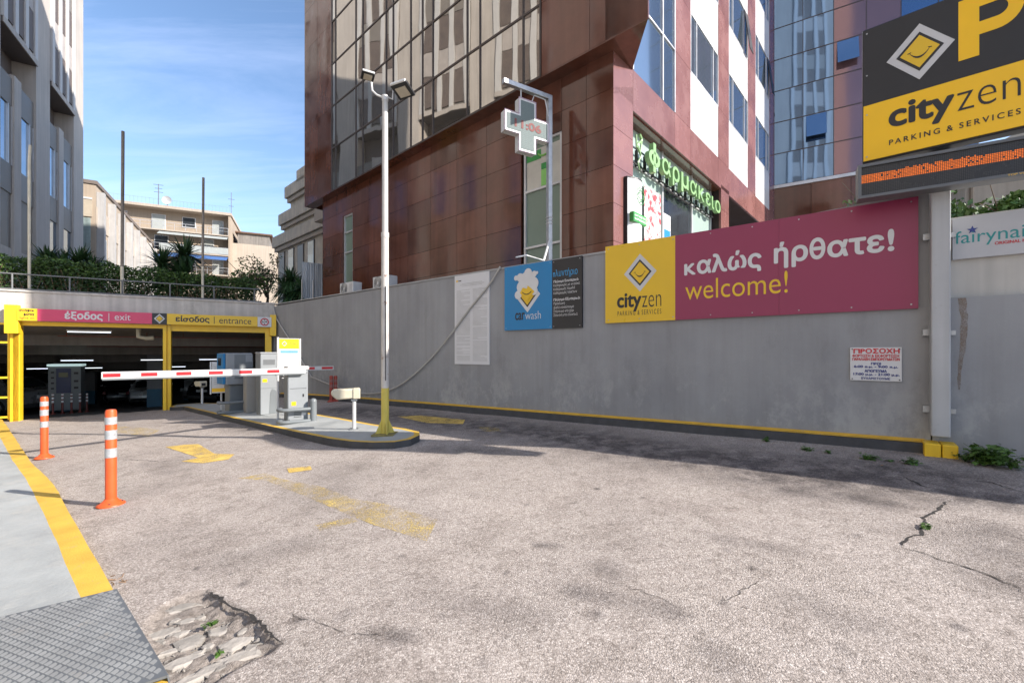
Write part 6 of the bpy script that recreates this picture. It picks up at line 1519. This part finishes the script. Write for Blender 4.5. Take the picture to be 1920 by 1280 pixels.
# price board post
F3, g3 = IF(521, 785, 4); z3 = g3.z; k_ = g3.y / FOC
pb_ = thing('price_board', 'white price board on thin posts with a yellow header behind the barrier', 'sign', F3, (0, 0, z3))
MB().tube([(0, 0, z3), (0, 0, z3 + (785 - 632) * k_)], .022, 10).obj('post', WMET, pb_); MB().tube([(.42, 0, z3 + .5), (.42, 0, z3 + (785 - 634) * k_)], .02, 10).obj('post', WMET, pb_)
zt3 = z3 + (785 - 634) * k_; zb3 = z3 + (785 - 700) * k_
MB().box(.023, .40, -.015, .015, zb3, zt3).obj('board', WHT, pb_); MB().box(.025, .398, -.018, -.016, zt3 - .22, zt3 - .01).obj('header', SIGNY2, pb_); MB().box(.045, .378, -.018, -.016, zt3 - .31, zt3 - .255).obj('blue_strip', M('strip_blue', (.12, .3, .45), .5), pb_)
b = MB()
for k in range(9): b.box(.1 if k % 2 else .07, .36 - .05 * (k % 3), -.018, -.016, zt3 - .40 - k * .055, zt3 - .385 - k * .055)
b.obj('printed_lines', TXTG, pb_); logo(pb_, .12, zt3 - .11, .05, -.018)
text(pb_, 'cityzen', .19, .36, zt3 - .14, zt3 - .08, -.0185, BLK)
MB().lathe([(.05, 0), (.05, .01), (.03, .015)], (0, 0, z3), 12).obj('foot', WMET, pb_)
# tall grey cabinet, beige cabinet, ticket terminal
def cabinet(name, lab, cat, px0, px1, pyb, pyt, ang, mat, depth=.4, lidmat=None, side=CAB):
    F_, g = IF((px0 + px1) / 2, pyb, ang); k_ = g.y / FOC; w = (px1 - px0) * k_ * .80; h = (pyb - pyt) * k_; z0 = g.z
    t = thing(name, lab, cat, F_, (0, 0, z0)); MB().box(-w / 2, w / 2, -.05, depth, z0, z0 + h - .04).obj('cabinet', mat, t, bevel=.012); MB().box(-w / 2 - .012, w / 2 + .012, -.065, depth, z0 + h - .038, z0 + h).obj('lid', lidmat or mat, t, bevel=.014)
    MB().box(-w / 2 - .004, -w / 2 - .001, -.04, depth - .03, z0 + .03, z0 + h - .06).obj('side_panel', side, t); return t, F_, z0, w, h
t, F_, z0, w, h = cabinet('control_cabinet', 'tall grey cabinet with an arched panel behind the price board', 'cabinet', 486, 522, 776, 660, 10, CABL, .5)
b = MB(); b.prism([(.0, z0 + .02), (w / 2 - .01, z0 + .02), (w / 2 - .01, z0 + .45)] + [(w / 2 - .01 - .12 * (1 - math.cos(a)), z0 + .45 + .12 * math.sin(a)) for a in np.linspace(0, 1.5, 6)] + [(0.02, z0 + .48)], -.056, -.0505); b.obj('arched_panel', CAB, t)
MB().box(-w / 2, w / 2, -.053, -.0505, z0 + h * .42, z0 + h * .425).obj('door_joint', CAB, t)
MB().box(w / 2 - .06, w / 2 - .03, -.058, -.0505, z0 + h * .62, z0 + h * .68).obj('lock', BLKP, t)
for k in range(6): MB().box(-w / 2 + .05, w / 2 - .06, -.054, -.0505, z0 + h * .80 + k * .02, z0 + h * .80 + k * .02 + .007).obj('vent_slot', BLKP, t)
MB().box(-w / 2 + .04, -w / 2 + .13, -.054, -.0505, z0 + h * .52, z0 + h * .57).obj('sticker', SIGNY2, t)
cabinet('side_cabinet', 'narrow beige cabinet between the terminal and the tall cabinet', 'cabinet', 461, 486, 773, 692, 10, CABB, .4, side=CABB)
t, F_, z0, w, h = cabinet('ticket_terminal', 'white and blue ticket terminal on a dark pedestal at the island', 'ticket machine', 428, 464, 770, 718, 20, CAB, .3)
F5, g5 = IF(441, 770, 20); k_ = g5.y / FOC; zb5 = z0 + 50 * k_; zt5 = z0 + 108 * k_; w5 = .30
MB().box(-.30, .28, -.14, .36, zb5, zt5).obj('head', CABL, t, bevel=.02); MB().box(-.36, -.302, -.12, .3, zb5 + .02, zt5 - .01).obj('blue_face', BLUEP, t, bevel=.01); MB().box(-.365, -.361, .0, .2, zt5 - .3, zt5 - .12).obj('screen', DARKW, t)
MB().box(-.12, .285, -.146, -.141, zb5 + .14, zt5 - .04).obj('side_panel', CAB, t); MB().box(.12, .27, -.152, -.147, zt5 - .22, zt5 - .05).obj('hatch', CABL, t); MB().box(-.2, .1, .05, .3, zb5 - .1, zb5).obj('neck', CAB, t)
guard(IF(437, 772, 12)[0], IF(437, 772, 12)[1], 'low grey tube guard in front of the ticket terminal')
# hanging tariff sign
F6, g6 = IF(415, 768, 0); k_ = g6.y / FOC; z6 = g6.z
ts = thing('tariff_sign', 'small white tariff board with yellow foot left of the ticket terminal', 'sign', F6, (0, 0, z6))
MB().tube([(0, 0, z6), (0, 0, z6 + 88 * k_)], .02, 8).obj('post', WMET, ts); MB().box(-.2, .2, -.035, -.021, z6 + 32 * k_, z6 + 90 * k_).obj('board', WHT, ts); MB().box(-.2, .2, -.038, -.0355, z6 + 34 * k_, z6 + 41 * k_).obj('yellow_strip', SIGNY2, ts)
b = MB()
for k in range(9): b.box(-.15, .12 - .04 * (k % 3), -.038, -.0355, z6 + (80 - k * 4) * k_, z6 + (81 - k * 4) * k_)
b.obj('printed_lines', TXTG, ts); MB().box(-.24, -.21, -.04, .0, z6 + 30 * k_, z6 + 90 * k_).obj('edge_trim', ALU, ts)
# camera housings
def camhouse(px, py, ptop, ang, lab, s=1.0):
    F_, g = IF(px, py, ang); k_ = g.y / FOC; z0 = g.z; hp = (py - ptop) * k_
    t = thing('camera_housing', lab, 'security camera', F_, (0, 0, z0), group='number plate cameras on posts')
    MB().tube([(0, 0, z0 + .01), (0, 0, z0 + hp)], .032, 14).obj('post', WMET, t, smooth=True); MB().box(-.07, .07, -.07, .07, z0, z0 + .012).obj('foot_plate', GALV, t)
    MB().box(-.05, .05, -.04, .04, z0 + hp, z0 + hp + .03).obj('swivel', GALV, t)
    zc_ = z0 + hp + .03
    prof = [(-.36, zc_ + .08), (-.37, zc_ + .13), (-.34, zc_ + .175), (.06, zc_ + .185), (.07, zc_ + .02), (-.27, zc_ + .0)]
    MB().prism([(p[0] * s, p[1]) for p in prof], -.085, .085).obj('housing', CREAM, t, bevel=.03, smooth=True, seg=3)
    MB().prism([(-.02 * s, zc_ + .188), (.085 * s, zc_ + .192), (.10 * s, zc_ + .165), (.10 * s, zc_ + .01), (-.02 * s, zc_ + .01)], -.1, .1).obj('hood', CREAM, t, bevel=.015)
    MB().box(.1005 * s, .104 * s, -.06, .06, zc_ + .04, zc_ + .13).obj('front_glass', DARKW, t); return t
camhouse(664, 804, 751, -12, 'cream camera housing on a short post left of the lamp post')
camhouse(379, 757, 727, -60, 'small cream camera housing on a thin post in front of the right doorway', .9)

# cable sagging along the wall
cpx = [(512, 575), (520, 600), (545, 640), (580, 700), (588, 708), (640, 728), (690, 738), (740, 727), (790, 690), (835, 640), (880, 580), (917, 534), (938, 500)]
b = MB(); pts = []
for px, py in cpx:
    u, z = FW.hit(px, py, -.05); pts.append(FW.w(u, -.05, z))
def smoothp(pts, n=4):
    out = []
    for i in range(len(pts) - 1):
        p0_, p1_, p2_, p3_ = pts[max(i - 1, 0)], pts[i], pts[i + 1], pts[min(i + 2, len(pts) - 1)]
        for k in range(n): t = k / n; out.append(.5 * ((2 * p1_) + (-p0_ + p2_) * t + (2 * p0_ - 5 * p1_ + 4 * p2_ - p3_) * t * t + (-p0_ + 3 * p1_ - 3 * p2_ + p3_) * t ** 3))
    return out + [pts[-1]]
b.tube(smoothp(pts), .019, 8); tag(b.obj('cable', M('grey_cable', (.42, .40, .37), .6), None, smooth=True, origin=pts[0]), 'long grey cable sagging across the grey wall behind the lamp post', 'cable')

# ================================================================== WEEDS along the wall foot
def wallweed(px, py, r, h, n, lab): weed(px, py, r, h, n, lab)
wallweed(1845, 873, .22, .20, 520, 'largest leafy weed clump at the foot of the wall right of the pillar')
wallweed(1895, 880, .12, .14, 220, 'leafy weed at the right photo edge beside the largest clump')
wallweed(1810, 865, .10, .12, 160, 'weed tuft touching the yellow pillar plinth')
wallweed(1440, 828, .06, .07, 50, 'small weed tuft on the dark kerb farthest from the pillar')
for px, py, r_, h_, n_, w_ in ((1512, 843, .10, .03, 70, 'low sprawling weed strip on the kerb left of the dry leaf'), (1556, 851, .05, .05, 34, 'single short weed on the kerb just left of the dry leaf'), (1632, 861, .13, .05, 120, 'longest low weed patch on the kerb midway to the pillar'), (1668, 866, .04, .03, 24, 'tiny sprig on the kerb between two larger weed patches'), (1708, 870, .09, .06, 90, 'low weed patch on the kerb just left of the yellow plinth')):
    weed(px, py, r_, h_, n_, w_)
for i, (px, py) in enumerate(((560, 812), (600, 822), (700, 800))):
    wallweed(px, py, .05, .03, 40, ('tiny weed at the island kerb under the barrier cabinet', 'tiny weed at the island kerb below the camera housing', 'moss tuft beside the lamp post base plate')[i])
# dry leaf and twig litter
b = MB(); g = G(1480, 888); 
for (px, py, s) in ((1650, 875, .03), (1415, 1125, .0)):
    if s:
        g = G(px, py); b.add([(g.x, g.y, g.z + .015), (g.x + s, g.y + s * .4, g.z + .02), (g.x + s * 1.6, g.y, g.z + .015), (g.x + s * .8, g.y - s * .5, g.z + .022)], [(0, 1, 2, 3)])
tag(b.obj('dry_leaf', M('dry_leaf_brown', (.35, .2, .1), .8), None, origin=G(1650, 875)), 'curled dry brown leaf on the asphalt near the pillar', 'leaf')
b = MB(); rr = random.Random(1)
for k in range(14):
    g = G(205 + rr.uniform(0, 32), 1082 + rr.uniform(0, 14)); b.tube([g + Vector((0, 0, .01)), g + Vector((rr.uniform(-.05, .05), rr.uniform(-.04, .04), .02))], .003, 4)
tag(b.obj('twigs', TWIG, None, origin=G(220, 1088)), 'little heap of dry twigs against the yellow kerb', 'twigs', kind='stuff')
